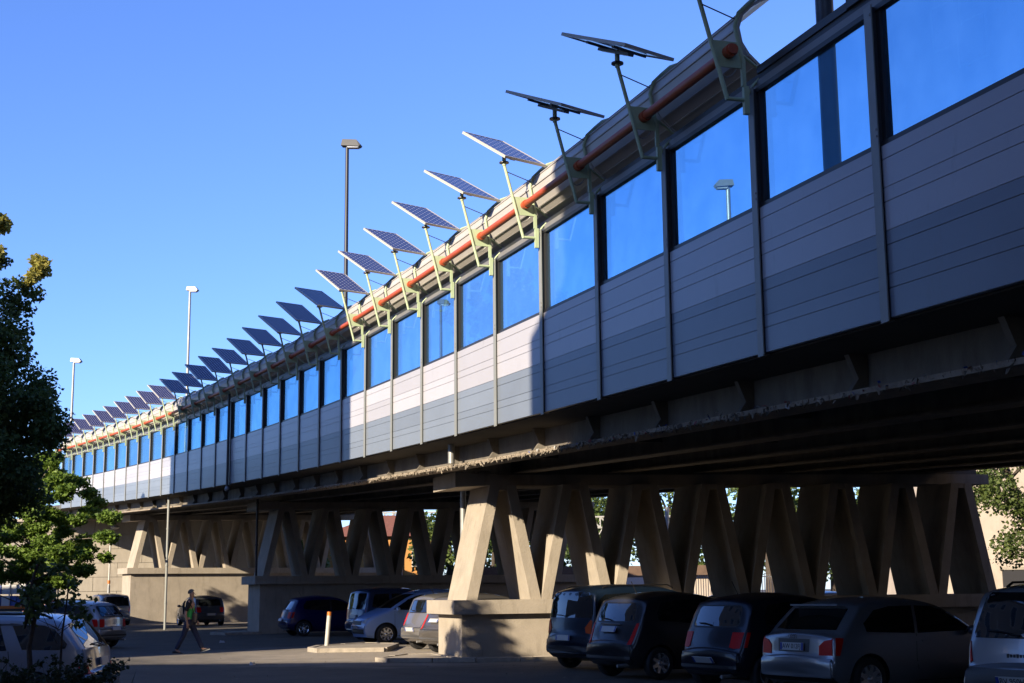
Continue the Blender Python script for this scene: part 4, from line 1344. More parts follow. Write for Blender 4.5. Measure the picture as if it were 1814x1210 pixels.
sp = hatch_spec(3.72, 1.66, 1.54, .29, .14); sp.update(barrel=.14, rt=.14)
c = Car('parked_car', 'silver grey hatchback in sunlight by the kerb, partly hidden by its neighbour', 'car', RG, sp, paint('warm_grey_paint', (.27, .26, .26), .4, .3), ('RL', (-3.28, 40.9)), 58)
dress_hatch(c, 'drop', 5, .58, spokes=7)
sp = hatch_spec(3.9, 1.68, 1.52, .29, .10)
c = Car('parked_car', 'brown grey hatchback with bright red light just left of the pier base', 'car', RG, sp, paint('brown_grey_paint', (.145, .135, .13), .35, .3), ('RL', (-2.62, 38.6)), 56)
dress_hatch(c, 'tall', 5, .86, spokes=7)

# ---- cars beyond the pier in the dark
sp = hatch_spec(3.9, 1.66, 1.47, .29, .18)
c = Car('parked_car', 'dark car half seen beyond the pier legs with sky on its roof', 'car', RG, sp, paint('black_paint', (.015, .017, .022), .2), ('RL', (6.0, 47.5)), 60)
dress_hatch(c, 'block', 5, .8)
c = Car('parked_car', 'dark blue car far right beyond the pier legs', 'car', RG, sp, paint('navy_paint', (.015, .03, .07), .2), ('RL', (8.3, 46.0)), 60)
dress_hatch(c, 'block', 5, .8)

# ---- left side
LG = 'cars parked on the open left side'
sp = hatch_spec(3.7, 1.67, 1.50, .29, .16); sp.update(barrel=.12, rt=.13)
c = Car('parked_car', 'dark grey hatchback behind the walking man, facing the far pier', 'car', LG, sp, paint('graphite_paint', (.13, .14, .16), .4), ('Rc', (-15.55, 73.6)), -30)
dress_hatch(c, 'block', 5, .58)
sp = hatch_spec(4.4, 1.79, 1.65, .32, .08); sp.update(tumble=.17, belt=1.0)
sp['top'] = [(2.2, .52), (2.17, .66), (2.05, .8), (1.6, .95), (1.3, 1.05), (.9, 1.30), (.5, 1.52), (.1, 1.62), (-.6, 1.65), (-1.4, 1.62), (-1.84, 1.56), (-1.92, 1.50), (-2.04, 1.06), (-2.07, .98), (-2.12, .68), (-2.18, .62), (-2.2, .5)]
c = Car('parked_car', 'silver estate-like people carrier in front of the block wall', 'car', LG, sp, paint('bright_silver_paint', (.48, .49, .5), .5, .3), ('Rc', (-21.25, 76.6)), -30)
hw_ = c.W / 2
c.sides('front_window', [(1.1, 1.07), (.6, 1.40), (.3, 1.51), (.1, 1.52), (.05, 1.03)], 'car_glass'); c.sides('rear_window', [(-.02, 1.03), (.02, 1.52), (-.95, 1.53), (-.95, 1.03)], 'car_glass'); c.sides('quarter_window', [(-1.05, 1.04), (-1.05, 1.52), (-1.6, 1.48), (-1.78, 1.1)], 'car_glass')
c.patch('back_window', [(-hw_ * .80, 1.03), (-hw_ * .72, 1.52), (hw_ * .72, 1.52), (hw_ * .80, 1.03)], 'B', 'car_glass', .006)
c.patch('windscreen', [(-hw_ * .82, 1.1), (-hw_ * .7, 1.54), (hw_ * .7, 1.54), (hw_ * .82, 1.1)], 'F', 'car_glass', .006)
c.mirror('tail_light', [(hw_ * .97, 1.0), (hw_ * .80, .98), (hw_ * .76, .72), (hw_ * .96, .70)], 'B', 'red_lens', .012)
c.patch('rear_bumper', [(-hw_ * .98, .62), (hw_ * .98, .62), (hw_ * .98, .36), (-hw_ * .98, .36)], 'B', c.col, .018, cuts=5)
for fc in 'LR': c.line('door_seam', [(.02, 1.02), (.0, .26)], fc)
c.plate(.80); c.wheels(5); c.mirrors(1.0, 1.06); c.handles([(.15, .95), (-.85, .95)]); c.wiper(1.05, 0, .4, 1.08)

def wagon_spec(L=4.45, W=1.73, H=1.42):
    sp = hatch_spec(L, W, H, .305, .3)
    sp.update(belt=.90, tumble=.18, rt=.09, barrel=.09)
    sp['top'] = [(2.225, .5), (2.2, .62), (2.1, .73), (1.7, .82), (1.15, .92), (1.0, .95), (.55, 1.2), (.25, 1.35), (-.1, 1.41), (-.8, 1.42), (-1.5, 1.38), (-1.72, 1.33), (-1.80, 1.28), (-2.08, .96), (-2.11, .90), (-2.15, .64), (-2.21, .60), (-2.225, .46)]
    return sp
def dress_wagon(c, rails=True):
    hw_ = c.W / 2
    c.sides('front_window', [(.85, .95), (.38, 1.24), (.15, 1.325), (-.02, 1.335), (-.06, .915)], 'car_glass')
    c.sides('rear_window', [(-.12, .915), (-.08, 1.335), (-.70, 1.335), (-.92, 1.31), (-1.06, .94)], 'car_glass')
    c.sides('quarter_window', [(-1.26, .95), (-1.10, 1.27), (-1.06, 1.31), (-1.52, 1.275), (-1.66, 1.22), (-1.84, 1.02), (-1.82, .96), (-1.74, .94)], 'car_glass')
    c.patch('back_window', [(-hw_ * .74, .96), (-hw_ * .66, 1.29), (hw_ * .66, 1.29), (hw_ * .74, .96)], 'B', 'car_glass', .006)
    c.patch('windscreen', [(-hw_ * .8, .99), (-hw_ * .66, 1.32), (hw_ * .66, 1.32), (hw_ * .8, .99)], 'F', 'car_glass', .006)
    c.mirror('tail_light', [(hw_ * .975, .72), (hw_ * .76, .72), (hw_ * .74, .60), (hw_ * .97, .60)], 'B', 'red_lens', .012)
    c.mirror('tail_light', [(hw_ * .97, .94), (hw_ * .80, .94), (hw_ * .76, .73), (hw_ * .975, .73)], 'B', 'clear_lens', .012)
    c.sides('tail_light', [(-2.0, .72), (-2.02, .60), (-2.13, .60), (-2.11, .72)], 'red_lens', .008)
    c.sides('reversing_light', [(-1.97, .94), (-2.0, .73), (-2.11, .73), (-2.07, .94)], 'clear_lens', .008)
    c.patch('rear_bumper', [(-hw_ * .97, .58), (hw_ * .97, .58), (hw_ * .97, .34), (-hw_ * .97, .34)], 'B', c.col, .06, cuts=6)
    c.mirror('headlight', [(hw_ * .9, .74), (hw_ * .5, .70), (hw_ * .5, .60), (hw_ * .88, .60)], 'F', 'clear_lens', .008)
    for fc in 'LR':
        c.line('door_seam', [(-.09, .91), (-.1, .5), (-.1, .26)], fc); c.line('door_seam', [(-1.08, .93), (-1.1, .8), (-.85, .4), (-.8, .26)], fc); c.line('door_seam', [(.9, .93), (.94, .6), (.84, .26), (-.8, .26)], fc)
        c.line('tailgate_seam', [(-1.80, 1.27), (-2.0, .98), (-2.06, .6)], fc)
    c.plate(.76); c.wheels(6); c.mirrors(.74, .96); c.handles([(.05, .83), (-.95, .84)]); c.wiper(.98, 0, .4, 1.0)
    if rails:
        for q in (1, -1):
            b = MB(); b.tube([(.15, q * .60, 1.40), (.05, q * .60, 1.455), (-1.45, q * .60, 1.43), (-1.58, q * .60, 1.37)], .019, 6); b.build('roof_rail', 'black_trim', c.root, 60, world=False)
c = Car('parked_car', 'silver blue estate car in the left foreground behind the bush', 'car', LG, wagon_spec(), paint('ice_blue_paint', (.42, .46, .53), .45, .3), ('RL', (-5.66, 19.3)), -93)
dress_wagon(c)
c.root.scale.z = .955
sp = hatch_spec(3.9, 1.66, 1.42, .29, .3)
c = Car('parked_car', 'pale silver hatchback behind the foreground estate car', 'car', LG, sp, paint('pale_silver_paint', (.47, .48, .5), .4, .3), ('RL', (-12.55, 43.6)), -72)
dress_hatch(c, 'block', 5, .6)
c = Car('parked_car', 'dark red car with only its roof showing behind the pale silver hatchback', 'car', LG, wagon_spec(), paint('dark_red_paint', (.11, .02, .022), .2), ('RL', (-17.6, 59.5)), -78)
dress_wagon(c, False)

# ---- drinks lorry behind the left tree
tr = thing('drinks_truck', 'flat lorry with racks of blue and white crates behind the left tree', 'truck', (-27.5, 74, 0), radians(176))
def tb(b, n_, m, p=None, sm=None): return b.build(n_, m, p or tr, sm, world=False)
b = MB(); b.span((-3.6, -1.15, .75), (3.4, 1.15, .98)); tb(b, 'chassis', 'black_trim')
b = MB(); b.span((-3.6, -1.2, .985), (2.3, 1.2, 1.12)); tb(b, 'load_bed', 'truck_orange')
b = MB(); b.hexa([(2.4, -1.15, .7), (4.3, -1.15, .7), (4.3, 1.15, .7), (2.4, 1.15, .7), (2.4, -1.1, 2.5), (4.0, -1.1, 2.5), (4.0, 1.1, 2.5), (2.4, 1.1, 2.5)]); tb(b, 'cab', 'truck_white')
b = MB(); b.hexa([(4.17, -1.0, 1.5), (4.19, -1.0, 1.5), (4.19, 1.0, 1.5), (4.17, 1.0, 1.5), (4.04, -.95, 2.3), (4.06, -.95, 2.3), (4.06, .95, 2.3), (4.04, .95, 2.3)]); tb(b, 'windscreen', 'car_glass')
for q in (-1.14, 1.14):
    b = MB(); b.span((2.9, q - .02, 1.45), (3.9, q + .02, 2.2)); tb(b, 'cab_window', 'car_glass')
b = MB(); b.span((-3.6, -1.15, 2.32), (2.3, 1.15, 2.40)); tb(b, 'roof', 'truck_white')
for k in range(8):
    for q in (-1.1, 1.1):
        b = MB(); b.span((-3.6 + k * .83, q - .03, 1.121), (-3.54 + k * .83, q + .03, 2.319)); tb(b, 'rack_post', 'truck_white')
for k in range(14):
    for r_ in range(2):
        for q in (-.62, .62):
            b = MB(); x = -3.5 + k * .41
            b.span((x, q - .44, 1.125 + r_ * .58), (x + .37, q + .44, 1.55 + r_ * .58 + random.uniform(-.05, .1))); tb(b, 'crate', 'truck_blue' if random.random() < .6 else 'truck_white')
for wx in (-2.3, 3.2):
    for sd in (-1, 1):
        b = MB(); b.lathe([(.001, .13 * sd), (.3, .12 * sd), (.45, .14 * sd), (.48, .1 * sd), (.48, -.14 * sd)], 24, 'y', (wx, .98 * sd, .48)); tb(b, 'wheel', 'rubber', None, 50)

# ================================================================ PERSON
def skin_mesh(name, verts, edges, radii, m, parent, levels=2, root=0):
    me = bpy.data.meshes.new(name)
    me.from_pydata(verts, edges, [])
    o = bpy.data.objects.new(name, me); COL.objects.link(o)
    md = o.modifiers.new('s', 'SKIN'); md.use_smooth_shade = True
    sv = me.skin_vertices[0].data
    for i, r in enumerate(radii):
        sv[i].radius = r if isinstance(r, tuple) else (r, r)
        sv[i].use_root = (i == root)
    sb = o.modifiers.new('d', 'SUBSURF'); sb.levels = levels; sb.render_levels = levels
    dg = bpy.context.evaluated_depsgraph_get()
    nm = bpy.data.meshes.new_from_object(o.evaluated_get(dg))
    bpy.data.objects.remove(o)
    nm.materials.clear(); nm.materials.append(M[m]); nm.shade_smooth(); nm.name = name
    o = bpy.data.objects.new(name, nm); COL.objects.link(o); o.parent = parent
    return o
class Sk:
    def __init__(s): s.v, s.e, s.r = [], [], []
    def chain(s, pts, start=None):
        prev = start
        ids = []
        for x, y, z, r in pts:
            s.v.append((x, y, z)); s.r.append(r); k = len(s.v) - 1
            if prev is not None: s.e.append((prev, k))
            prev = k; ids.append(k)
        return ids
# local frame: the man walks towards +x, camera looks along +y; z up
man = thing('person', 'grey-haired man in green and black shirt and jeans walking right with a shoulder bag', 'person', (-9.02, 39.8, .004), radians(4))
k = Sk()
tor = k.chain([(0, 0, .93, (.125, .15)), (.0, 0, 1.04, (.115, .145)), (.012, 0, 1.18, (.12, .155)), (.02, 0, 1.32, (.125, .175)), (.025, 0, 1.41, (.085, .13)), (.035, 0, 1.475, .058), (.05, 0, 1.53, .06)])
head = k.chain([(.058, 0, 1.585, (.083, .072)), (.05, 0, 1.65, (.094, .078)), (.045, 0, 1.695, (.07, .06))], tor[-1])
def hand(k, wrist, p, d, side):
    """palm, four fingers and a thumb, hanging relaxed; d = direction of the hand"""
    d = Vector(d).normalized(); sd = Vector((1, 0, 0)); sd = (sd - d * sd.dot(d)).normalized(); nn = d.cross(sd)
    p = Vector(p)
    palm = k.chain([(*(p + d * .045), (.022, .036)), (*(p + d * .085), (.018, .038))], wrist)
    for f, (q, L) in enumerate(((.028, .075), (.010, .085), (-.009, .08), (-.027, .062))):
        a = p + d * .09 + sd * q
        k.chain([(*(a + d * L * .5 + nn * .006 * side), .009), (*(a + d * L * .9 + nn * .022 * side), .0075)], palm[-1])
    a = p + d * .04 + sd * .04
    k.chain([(*(a + d * .02), .011), (*(a + d * .055 + sd * .012), .009)], palm[0])
for sd, elbow, wr, fw in ((-1, (-.075, -.235, 1.09), (-.02, -.235, .845), (.12, 0, -1)), (1, (.02, .235, 1.09), (.16, .19, .90), (.45, -.1, -.8))):
    sh = k.chain([(.02, .19 * sd, 1.40, .06)], tor[3])
    arm = k.chain([(*((Vector((.02, .19 * sd, 1.40)) + Vector(elbow)) / 2), .048), (*elbow, .041), (*((Vector(elbow) + Vector(wr)) / 2), .037), (*wr, .027)], sh[-1])
    hand(k, arm[-1], wr, fw, sd)
legs = {}
for sd, hip, knee, ank, toe in ((-1, (-.01, -.09, .88), (-.12, -.09, .49), (-.33, -.09, .10), (-.20, -.10, .035)), (1, (.02, .09, .88), (.19, .09, .50), (.38, .09, .11), (.53, .10, .10))):
    k.chain([(*hip, .095), (*((Vector(hip) + Vector(knee)) / 2), .08), (*knee, .06), (*((Vector(knee) + Vector(ank)) / 2), .052), (*ank, .038), (*toe, (.035, .042))], tor[0])
bodyo = skin_mesh('body', k.v, k.e, k.r, 'skin', man)
def cloth(name, chains, m):
    s_ = Sk(); base = None
    for ch in chains:
        st = None
        if isinstance(ch, tuple): st, ch = ch
        s_.chain(ch, st)
    return skin_mesh(name, s_.v, s_.e, s_.r, m, man)
cloth('trousers', [[(0, 0, .985, (.132, .162)), (0, 0, .90, (.135, .165)), (-.02, -.095, .84, .107), (-.075, -.095, .66, .090), (-.128, -.092, .49, .074), (-.23, -.09, .29, .068), (-.325, -.09, .105, .067)], (1, [(.03, .095, .84, .107), (.11, .095, .68, .090), (.195, .092, .50, .074), (.285, .09, .31, .068), (.37, .09, .13, .066)])], 'jeans')
cloth('shirt', [[(0, 0, .87, (.150, .182)), (0, 0, 1.0, (.14, .17)), (.012, 0, 1.18, (.136, .172)), (.02, 0, 1.33, (.138, .188)), (.028, 0, 1.425, (.095, .135)), (.034, 0, 1.46, .068)]], 'shirt_green')
for sd, elbow in ((-1, (-.075, -.235, 1.09)), (1, (.02, .235, 1.09))):
    e_ = Vector(elbow); sh = Vector((.02, .175 * sd, 1.405))
    cloth('sleeve', [[(*(sh + Vector((.0, -.07 * sd, .0))), .09), (*sh, .083), (*sh.lerp(e_, .45), .068), (*sh.lerp(e_, .85), .063)]], 'shirt_black')
b = MB()
b.lathe([(.155, 0), (.165, .1), (.172, .22), (.165, .30), (.12, .37)], 16, 'z')
b.v = [(x * .86 + .0 - .045, y * 1.08, z + 1.06) for x, y, z in b.v if True]
b.f = [f for f in b.f if sum(b.v[i][0] for i in f) / len(f) < -.128]
b.build('back_panel', 'shirt_black', man, 180, world=False)
# face and hair
b = MB(); b.lathe([(.001, .10), (.05, .085), (.083, .045), (.092, 0), (.088, -.03)], 16, 'z'); b.v = [(.038 + x * 1.06, y * .88, 1.655 + z) for x, y, z in b.v]
b.f = [f for f in b.f if sum(b.v[i][0] for i in f) / len(f) < .07 or sum(b.v[i][2] for i in f) / len(f) > 1.715]
b.build('hair', 'hair', man, 180, world=False)
b = MB(); b.add([(.138, 0, 1.635), (.165, 0, 1.598), (.136, .016, 1.594), (.136, -.016, 1.594)], [(0, 1, 2), (0, 3, 1), (1, 3, 2), (0, 2, 3)]); b.build('nose', 'skin', man, world=False)
for q in (-1, 1):
    b = MB(); b.lathe([(.001, .006), (.009, .003), (.011, 0)], 8, 'x', (.128, .03 * q, 1.632)); b.build('eye', 'ink', man, 60, world=False)
    b = MB(); b.lathe([(.001, .012), (.02, .008), (.028, 0), (.02, -.008)], 10, 'y', (.042, .078 * q, 1.612)); b.build('ear', 'skin', man, 60, world=False)
b = MB(); b.box((.128, 0, 1.566), (.012, .045, .007)); b.build('mouth', 'leather', man, world=False)
# shoes
for (ax, ay, az, tilt) in ((-.33, -.092, .055, .12), (.405, .095, .10, -.30)):
    R = Matrix.Rotation(tilt, 3, 'Y')
    b = MB()
    secs = [(-.085, .036, .05), (-.04, .043, .075), (.03, .044, .06), (.10, .048, .042), (.16, .042, .034), (.19, .02, .022)]
    n_ = 10
    for x, w_, h_ in secs:
        for j in range(n_):
            a_ = 2 * pi * j / n_
            b.v.append(tuple(Vector((ax, ay, az - .04)) + R @ Vector((x, w_ * cos(a_), h_ * .5 + h_ * .55 * sin(a_)))))
    for i in range(len(secs) - 1):
        for j in range(n_): b.f.append((i * n_ + j, i * n_ + (j + 1) % n_, (i + 1) * n_ + (j + 1) % n_, (i + 1) * n_ + j))
    b.f.append(tuple(range(n_))); b.f.append(tuple(5 * n_ + j for j in range(n_)))
    sh = b.build('shoe', 'shoe', man, 60, world=False)
    b = MB(); b.box(Vector((ax, ay, az - .04)) + R @ Vector((.05, 0, -.002)), (.27, .085, .018), R); b.build('sole', 'shoe_sole', sh, world=False)
bag = thing('shoulder_bag', 'dark leather bag slung at the walking man\'s hip', 'bag', world_of(man, (.16, -.06, 1.0)), radians(4))
b = MB(); b.box((0, 0, -.02), (.12, .20, .24), Matrix.Rotation(.1, 3, 'Y')); b.box((.062, 0, .0), (.02, .19, .14), Matrix.Rotation(.1, 3, 'Y')); b.build('pouch', 'leather', bag, world=False)
b = MB(); b.tube([(-.02, -.08, .1), (-.06, -.13, .25), (-.15, -.13, .40), (-.17, .02, .475), (-.16, .12, .40), (-.04, .16, .22), (.0, .08, .1)], .012, 6); b.build('strap', 'leather', bag, 60, world=False)

# ================================================================ STREET FURNITURE
bo = thing('bollard', 'white bollard with orange top leaning on the kerbed island', 'bollard', (-5.48, 41.9, .1))
b = MB(); b.tube([(0, 0, 0), (.065, 0, .86)], .062, 14); b.build('shaft', 'bollard', bo, 60, world=False)
b = MB(); b.tube([(.065, 0, .86), (.073, 0, .97)], .064, 14); b.build('cap', 'bollard_orange', bo, 60, world=False)
mast((-7.95, 66.2, zb(53)), 17.0, .12, 'tallest lamp mast, dark, rising behind the canopy in the middle', 'mast_dark', radians(-8), 1.25)
mast((-21.15, 90.8, zb(80)), 14.4, .11, 'pale lamp mast in sun, middle of the three against the sky', 'galv', radians(-8), 1.0)
mast((-34.0, 108, zb(98)), 12.1, .12, 'leftmost pale lamp mast against the sky above the tree', 'galv', radians(-8), 1.1)
mast((7.85, 49.2, zb(32)), 10.55, .11, 'pale lamp mast seen through the blue window at right', 'galv', radians(188), .9)
mast((-3.8, 74.3, zb(58)), 10.6, .10, 'dim lamp mast seen through a window in the sunlit middle part', 'mast_dark', radians(-8), .9)
sl_ = thing('street_lamp', 'slim white street lamp in front of the block wall', 'lamp post', (-24.95, 88, 0), radians(20))
b = MB(); b.tube([(0, 0, 0), (0, 0, 2.2)], .085, 10); b.build('base_sleeve', 'galv', sl_, 60, world=False)
b = MB(); b.tube([(0, 0, 2.2), (0, 0, 5.4), (.03, 0, 5.6), (.14, 0, 5.72)], .055, 10); b.build('pole', 'white_metal', sl_, 60, world=False)
b = MB(); b.tube([(0, 0, 2.3), (0, 0, 2.5)], .09, 10); b.build('yellow_band', 'bollard_orange', sl_, 60, world=False)
b = MB(); b.lathe([(.001, -.13), (.12, -.1), (.19, 0), (.14, .1), (.001, .14)], 14, 'z', (.24, 0, 5.74)); b.v = [((x - .24) * 1.4 + .24, y, z) for x, y, z in b.v]; b.build('lamp_head', 'white_metal', sl_, 60, world=False)
# lamp with a curved arm just outside the frame; its shadow lies on the far pier
sl_ = thing('street_lamp', 'street lamp with long curved arm whose shadow falls on the far pier', 'lamp post', (-29.6, 66.6, 0), radians(-10))
b = MB(); b.tube([(0, 0, 0), (0, 0, 5.4), (.15, 0, 6.1), (.5, 0, 6.5), (1.2, 0, 6.45), (2.8, 0, 5.9)], .07, 10); b.build('pole', 'galv', sl_, 60, world=False)
b = MB(); b.lathe([(.001, -.5), (.12, -.4), (.17, 0), (.12, .4), (.001, .5)], 12, 'x', (3.2, 0, 5.72)); b.build('lamp_head', 'galv', sl_, 60, world=False)

# ================================================================ BEYOND THE VIADUCT
ho = thing('house', 'orange plastered house with red tiled roof beyond the viaduct', 'house', (-9.5, 112, 0))
hx0, hx1, hy0, hy1, he = -14.6, -6.0, 110, 119, 5.9
b = MB(); b.span((hx0, hy0, 0), (hx1, hy1, he)); b.build('wall', 'ochre', ho)
b = MB(); r_ = 7.7
b.add([(hx0 - .6, hy0 - .6, he - .05), (hx1 + .6, hy0 - .6, he - .05), (hx1 + .6, hy1 + .6, he - .05), (hx0 - .6, hy1 + .6, he - .05), (hx0 + 3.4, 114.5, r_), (hx1 - 3.4, 114.5, r_)], [(0, 1, 5, 4), (1, 2, 5), (2, 3, 4, 5), (3, 0, 4), (3, 2, 1, 0)]); b.build('roof', 'rooftile', ho)
for x in (-12.6, -10.1, -7.4):
    for z in (.9, 3.5):
        b = MB(); b.span((x - .5, hy0 - .06, z), (x + .5, hy0 + .02, z + 1.4)); f = b.build('window', 'white_metal', ho)
        b = MB(); b.span((x - .42, hy0 - .09, z + .08), (x + .42, hy0 - .061, z + 1.32)); b.build('pane', 'win_dark', f)
b = MB(); b.tube([(-8.7, hy0 - .12, 0), (-8.7, hy0 - .12, he)], .12, 8); b.build('downpipe', 'galv', ho, 60)
b = MB(); b.span((-11.6, 114, 6.8), (-10.9, 114.7, 8.4)); b.build('chimney', 'rooftile', ho)

def lattice(P, a, b_, w_, m, bay=.8):
    a, b_ = Vector(a), Vector(b_)
    d = b_ - a; L = d.length; n_ = max(2, int(L / bay)); d.normalize()
    u = d.cross(Vector((0, 1, 0)))
    if u.length < .1: u = Vector((1, 0, 0))
    u = u.normalized() * w_ / 2; v = d.cross(u).normalized() * w_ / 2
    mb = MB()
    for q in (u + v, u - v, -u + v, -u - v):
        mb.tube([a + q, b_ + q], .045, 5)
    mb.build('chord', m, P, 60)
    mb = MB()
    for k_ in range(n_):
        p0, p1 = a + d * L * k_ / n_, a + d * L * (k_ + 1) / n_
        for q in (u + v, u - v):
            mb.tube([p0 + q, p1 + q - 2 * u], .03, 4); mb.tube([p0 + q - 2 * u, p0 + q], .03, 4)
    tag(mb.build('lacing', m, P, 60), kind='stuff')
ga = thing('railway_gantry', 'white steel lattice gantry over the railway beyond the pier', 'gantry', (9, 100, 0))
lattice(ga, (3.6, 100, 6.3), (16, 100, 6.3), .75, 'white_metal')
lattice(ga, (6.0, 100, 0), (6.0, 100, 5.9), .5, 'white_metal')
lattice(ga, (15, 100, 0), (15, 100, 5.9), .5, 'white_metal')
for x in (7.5, 10.2, 12.6):
    b = MB(); b.tube([(x, 100, 5.9), (x, 100, 5.3)], .04, 6); b.lathe([(.04, 0), (.12, .05), (.04, .1), (.12, .15), (.04, .2), (.12, .25), (.04, .3)], 10, 'z', (x, 100, 5.0)); b.build('insulator', 'bark', ga, 60)
g2 = thing('railway_gantry', 'pale steel mast with crossarms above the orange house', 'gantry', (-11, 125, 0))
lattice(g2, (-10.4, 125, 0), (-10.4, 125, 9.2), .5, 'white_metal')
lattice(g2, (-13, 125, 8.2), (-6.5, 125, 8.2), .6, 'white_metal')
po = thing('utility_pole', 'tapered grey concrete pole seen between the pier legs', 'pole', (7.55, 70, 0))
b = MB(); b.tube([(0, 0, 0), (0, 0, 5.6)], [.15, .10], 10); b.build('shaft', 'galv', po, 60, world=False)
b = MB(); b.span((-.5, -.05, 5.0), (.5, .05, 5.1)); b.build('crossarm', 'galv', po, world=False)
fe = thing('metal_fence', 'grey bar fence with a white notice beyond the nearest pier', 'fence', (8, 76, 0))
for k_ in range(90):
    b = MB(); x = 2.6 + k_ * .13; b.span((x, 75.97, .1), (x + .035, 76.0, 2.35)); b.build('bar', 'galv', fe)
for z in (.3, 2.2):
    b = MB(); b.span((2.5, 76.003, z), (14.3, 76.04, z + .05)); b.build('rail', 'galv', fe)
b = MB(); b.span((5.95, 75.93, 1.75), (6.95, 75.96, 2.25)); b.build('notice', 'truck_white', fe)
b = MB(); b.span((6.0, 75.93, 1.1), (6.5, 75.96, 1.6)); b.build('notice', 'truck_white', fe)
sh = thing('shed', 'low brown roofed shed behind the bar fence', 'shed', (6, 84, 0))
b = MB(); b.span((-2, 82, 0), (13, 88, 2.4)); b.build('wall', 'plaster', sh)
b = MB(); b.span((-2.4, 81.5, 2.4), (13.4, 88.4, 2.95)); b.build('roof', 'shed_roof', sh)
rb = thing('apartment_building', 'pale plastered building behind the tree at the right edge', 'building', (27, 66, 0))
b = MB(); b.span((18.6, 62.5, 0), (44, 74, 11)); b.build('wall', 'plaster', rb)
b = MB(); b.span((18.3, 62.2, 11), (44.3, 74.3, 11.35)); b.build('cornice', 'concrete', rb)
b = MB(); b.span((18.4, 62.38, 0), (44.1, 62.49, 1.0)); b.build('plinth', 'concrete', rb)
b = MB(); b.span((21.3, 62.4, .05), (22.5, 62.47, 2.3)); dr = b.build('door', 'dark_metal', rb)
b = MB(); b.span((21.2, 62.36, 2.3), (22.6, 62.46, 2.42)); b.build('lintel', 'concrete', dr)
for x in (25.5, 29, 32.5, 36, 39.5):
    for z in (1.4, 4.7, 8):
        b = MB(); b.span((x - .6, 62.42, z), (x + .6, 62.49, z + 1.6)); f = b.build('window', 'white_metal', rb)
        b = MB(); b.span((x - .5, 62.40, z + .08), (x + .5, 62.419, z + 1.52)); b.build('pane', 'win_dark', f)

# ---------------------------------------------------------------- buildings on the near side of the street (behind and left of the camera), then two added sky blockers
def block(x0, x1, y0, y1, h, label, storeys):
    P = thing('apartment_building', label, 'building', ((x0 + x1) / 2, (y0 + y1) / 2, 0))  # the two added sky blockers get this name too
    b = MB(); b.span((x0, y0, 0), (x1, y1, h)); b.build('wall', 'brick_dark', P)
    b = MB(); b.span((x0, y0 - .25, h), (x1 + .25, y1, h + .3)); b.build('cornice', 'concrete', P)
    sh_ = (h - 1) / storeys
    for k_ in range(storeys):
        z = 1.0 + k_ * sh_
        x = x0 + 1.6
        while x < x1 - 1.2:
            b = MB(); b.span((x, y1 - .02, z), (x + 1.1, y1 + .05, z + 1.5)); f = b.build('window', 'white_metal', P)
            b = MB(); b.span((x + .08, y1 + .051, z + .08), (x + 1.02, y1 + .07, z + 1.42)); b.build('pane', 'win_dark', f)
            x += 3.0
        y = y0 + 1.6
        while y < y1 - 1.2:
            b = MB(); b.span((x1 - .02, y, z), (x1 + .05, y + 1.1, z + 1.5)); f = b.build('window', 'white_metal', P)
            b = MB(); b.span((x1 + .051, y + .08, z + .08), (x1 + .07, y + 1.02, z + 1.42)); b.build('pane', 'win_dark', f)
            y += 3.0
    return P
rb2 = block(-16.6, -3.5, -22, 3.1, 15.1, 'tall apartment block just behind the photographer', 6)
b = MB(); b.span((-14.8, -21.5, 15.41), (-4.0, 3.1, 29)); b.build('upper_wall', 'brick_dark', rb2)
b = MB(); b.span((-14.9, -21.7, 29), (-3.8, 3.2, 29.3)); b.build('cornice', 'concrete', rb2)
lb = block(-38.3, -23.0, 21.8, 35.8, 11.5, 'tall apartment block with jutting upper floors left of the picture', 3)
b = MB(); b.span((-38.5, 18.4, 11.81), (-20, 36, 20.6)); b.build('upper_wall', 'brick_dark', lb)
b = MB(); b.span((-38.7, 18.2, 20.6), (-19.8, 36.2, 20.85)); b.build('cornice', 'concrete', lb)
for z in (12.8, 15.4, 18.0):
    for y in (20, 23, 26, 29, 32):
        b = MB(); b.span((-20.02, y, z), (-19.95, y + 1.2, z + 1.5)); f = b.build('window', 'white_metal', lb)
        b = MB(); b.span((-19.949, y + .08, z + .08), (-19.93, y + 1.12, z + 1.42)); b.build('pane', 'win_dark', f)
block(-33, -17.2, -6, 7.2, 11.6, 'lower building in the gap between two tall blocks', 3)
block(-64, -38.5, 38, 51, 11.5, 'low block far to the left of the picture', 3)
block(5, 40, -46, -12, 34, 'unseen wide block added behind the photographer to cut sky light', 6)  # added out of frame to keep sky light off legs and cars
block(30, 46, -6, 54, 24, 'unseen long block added beyond the viaduct to darken its underside', 4)  # added out of frame so less low sky reaches under the deck

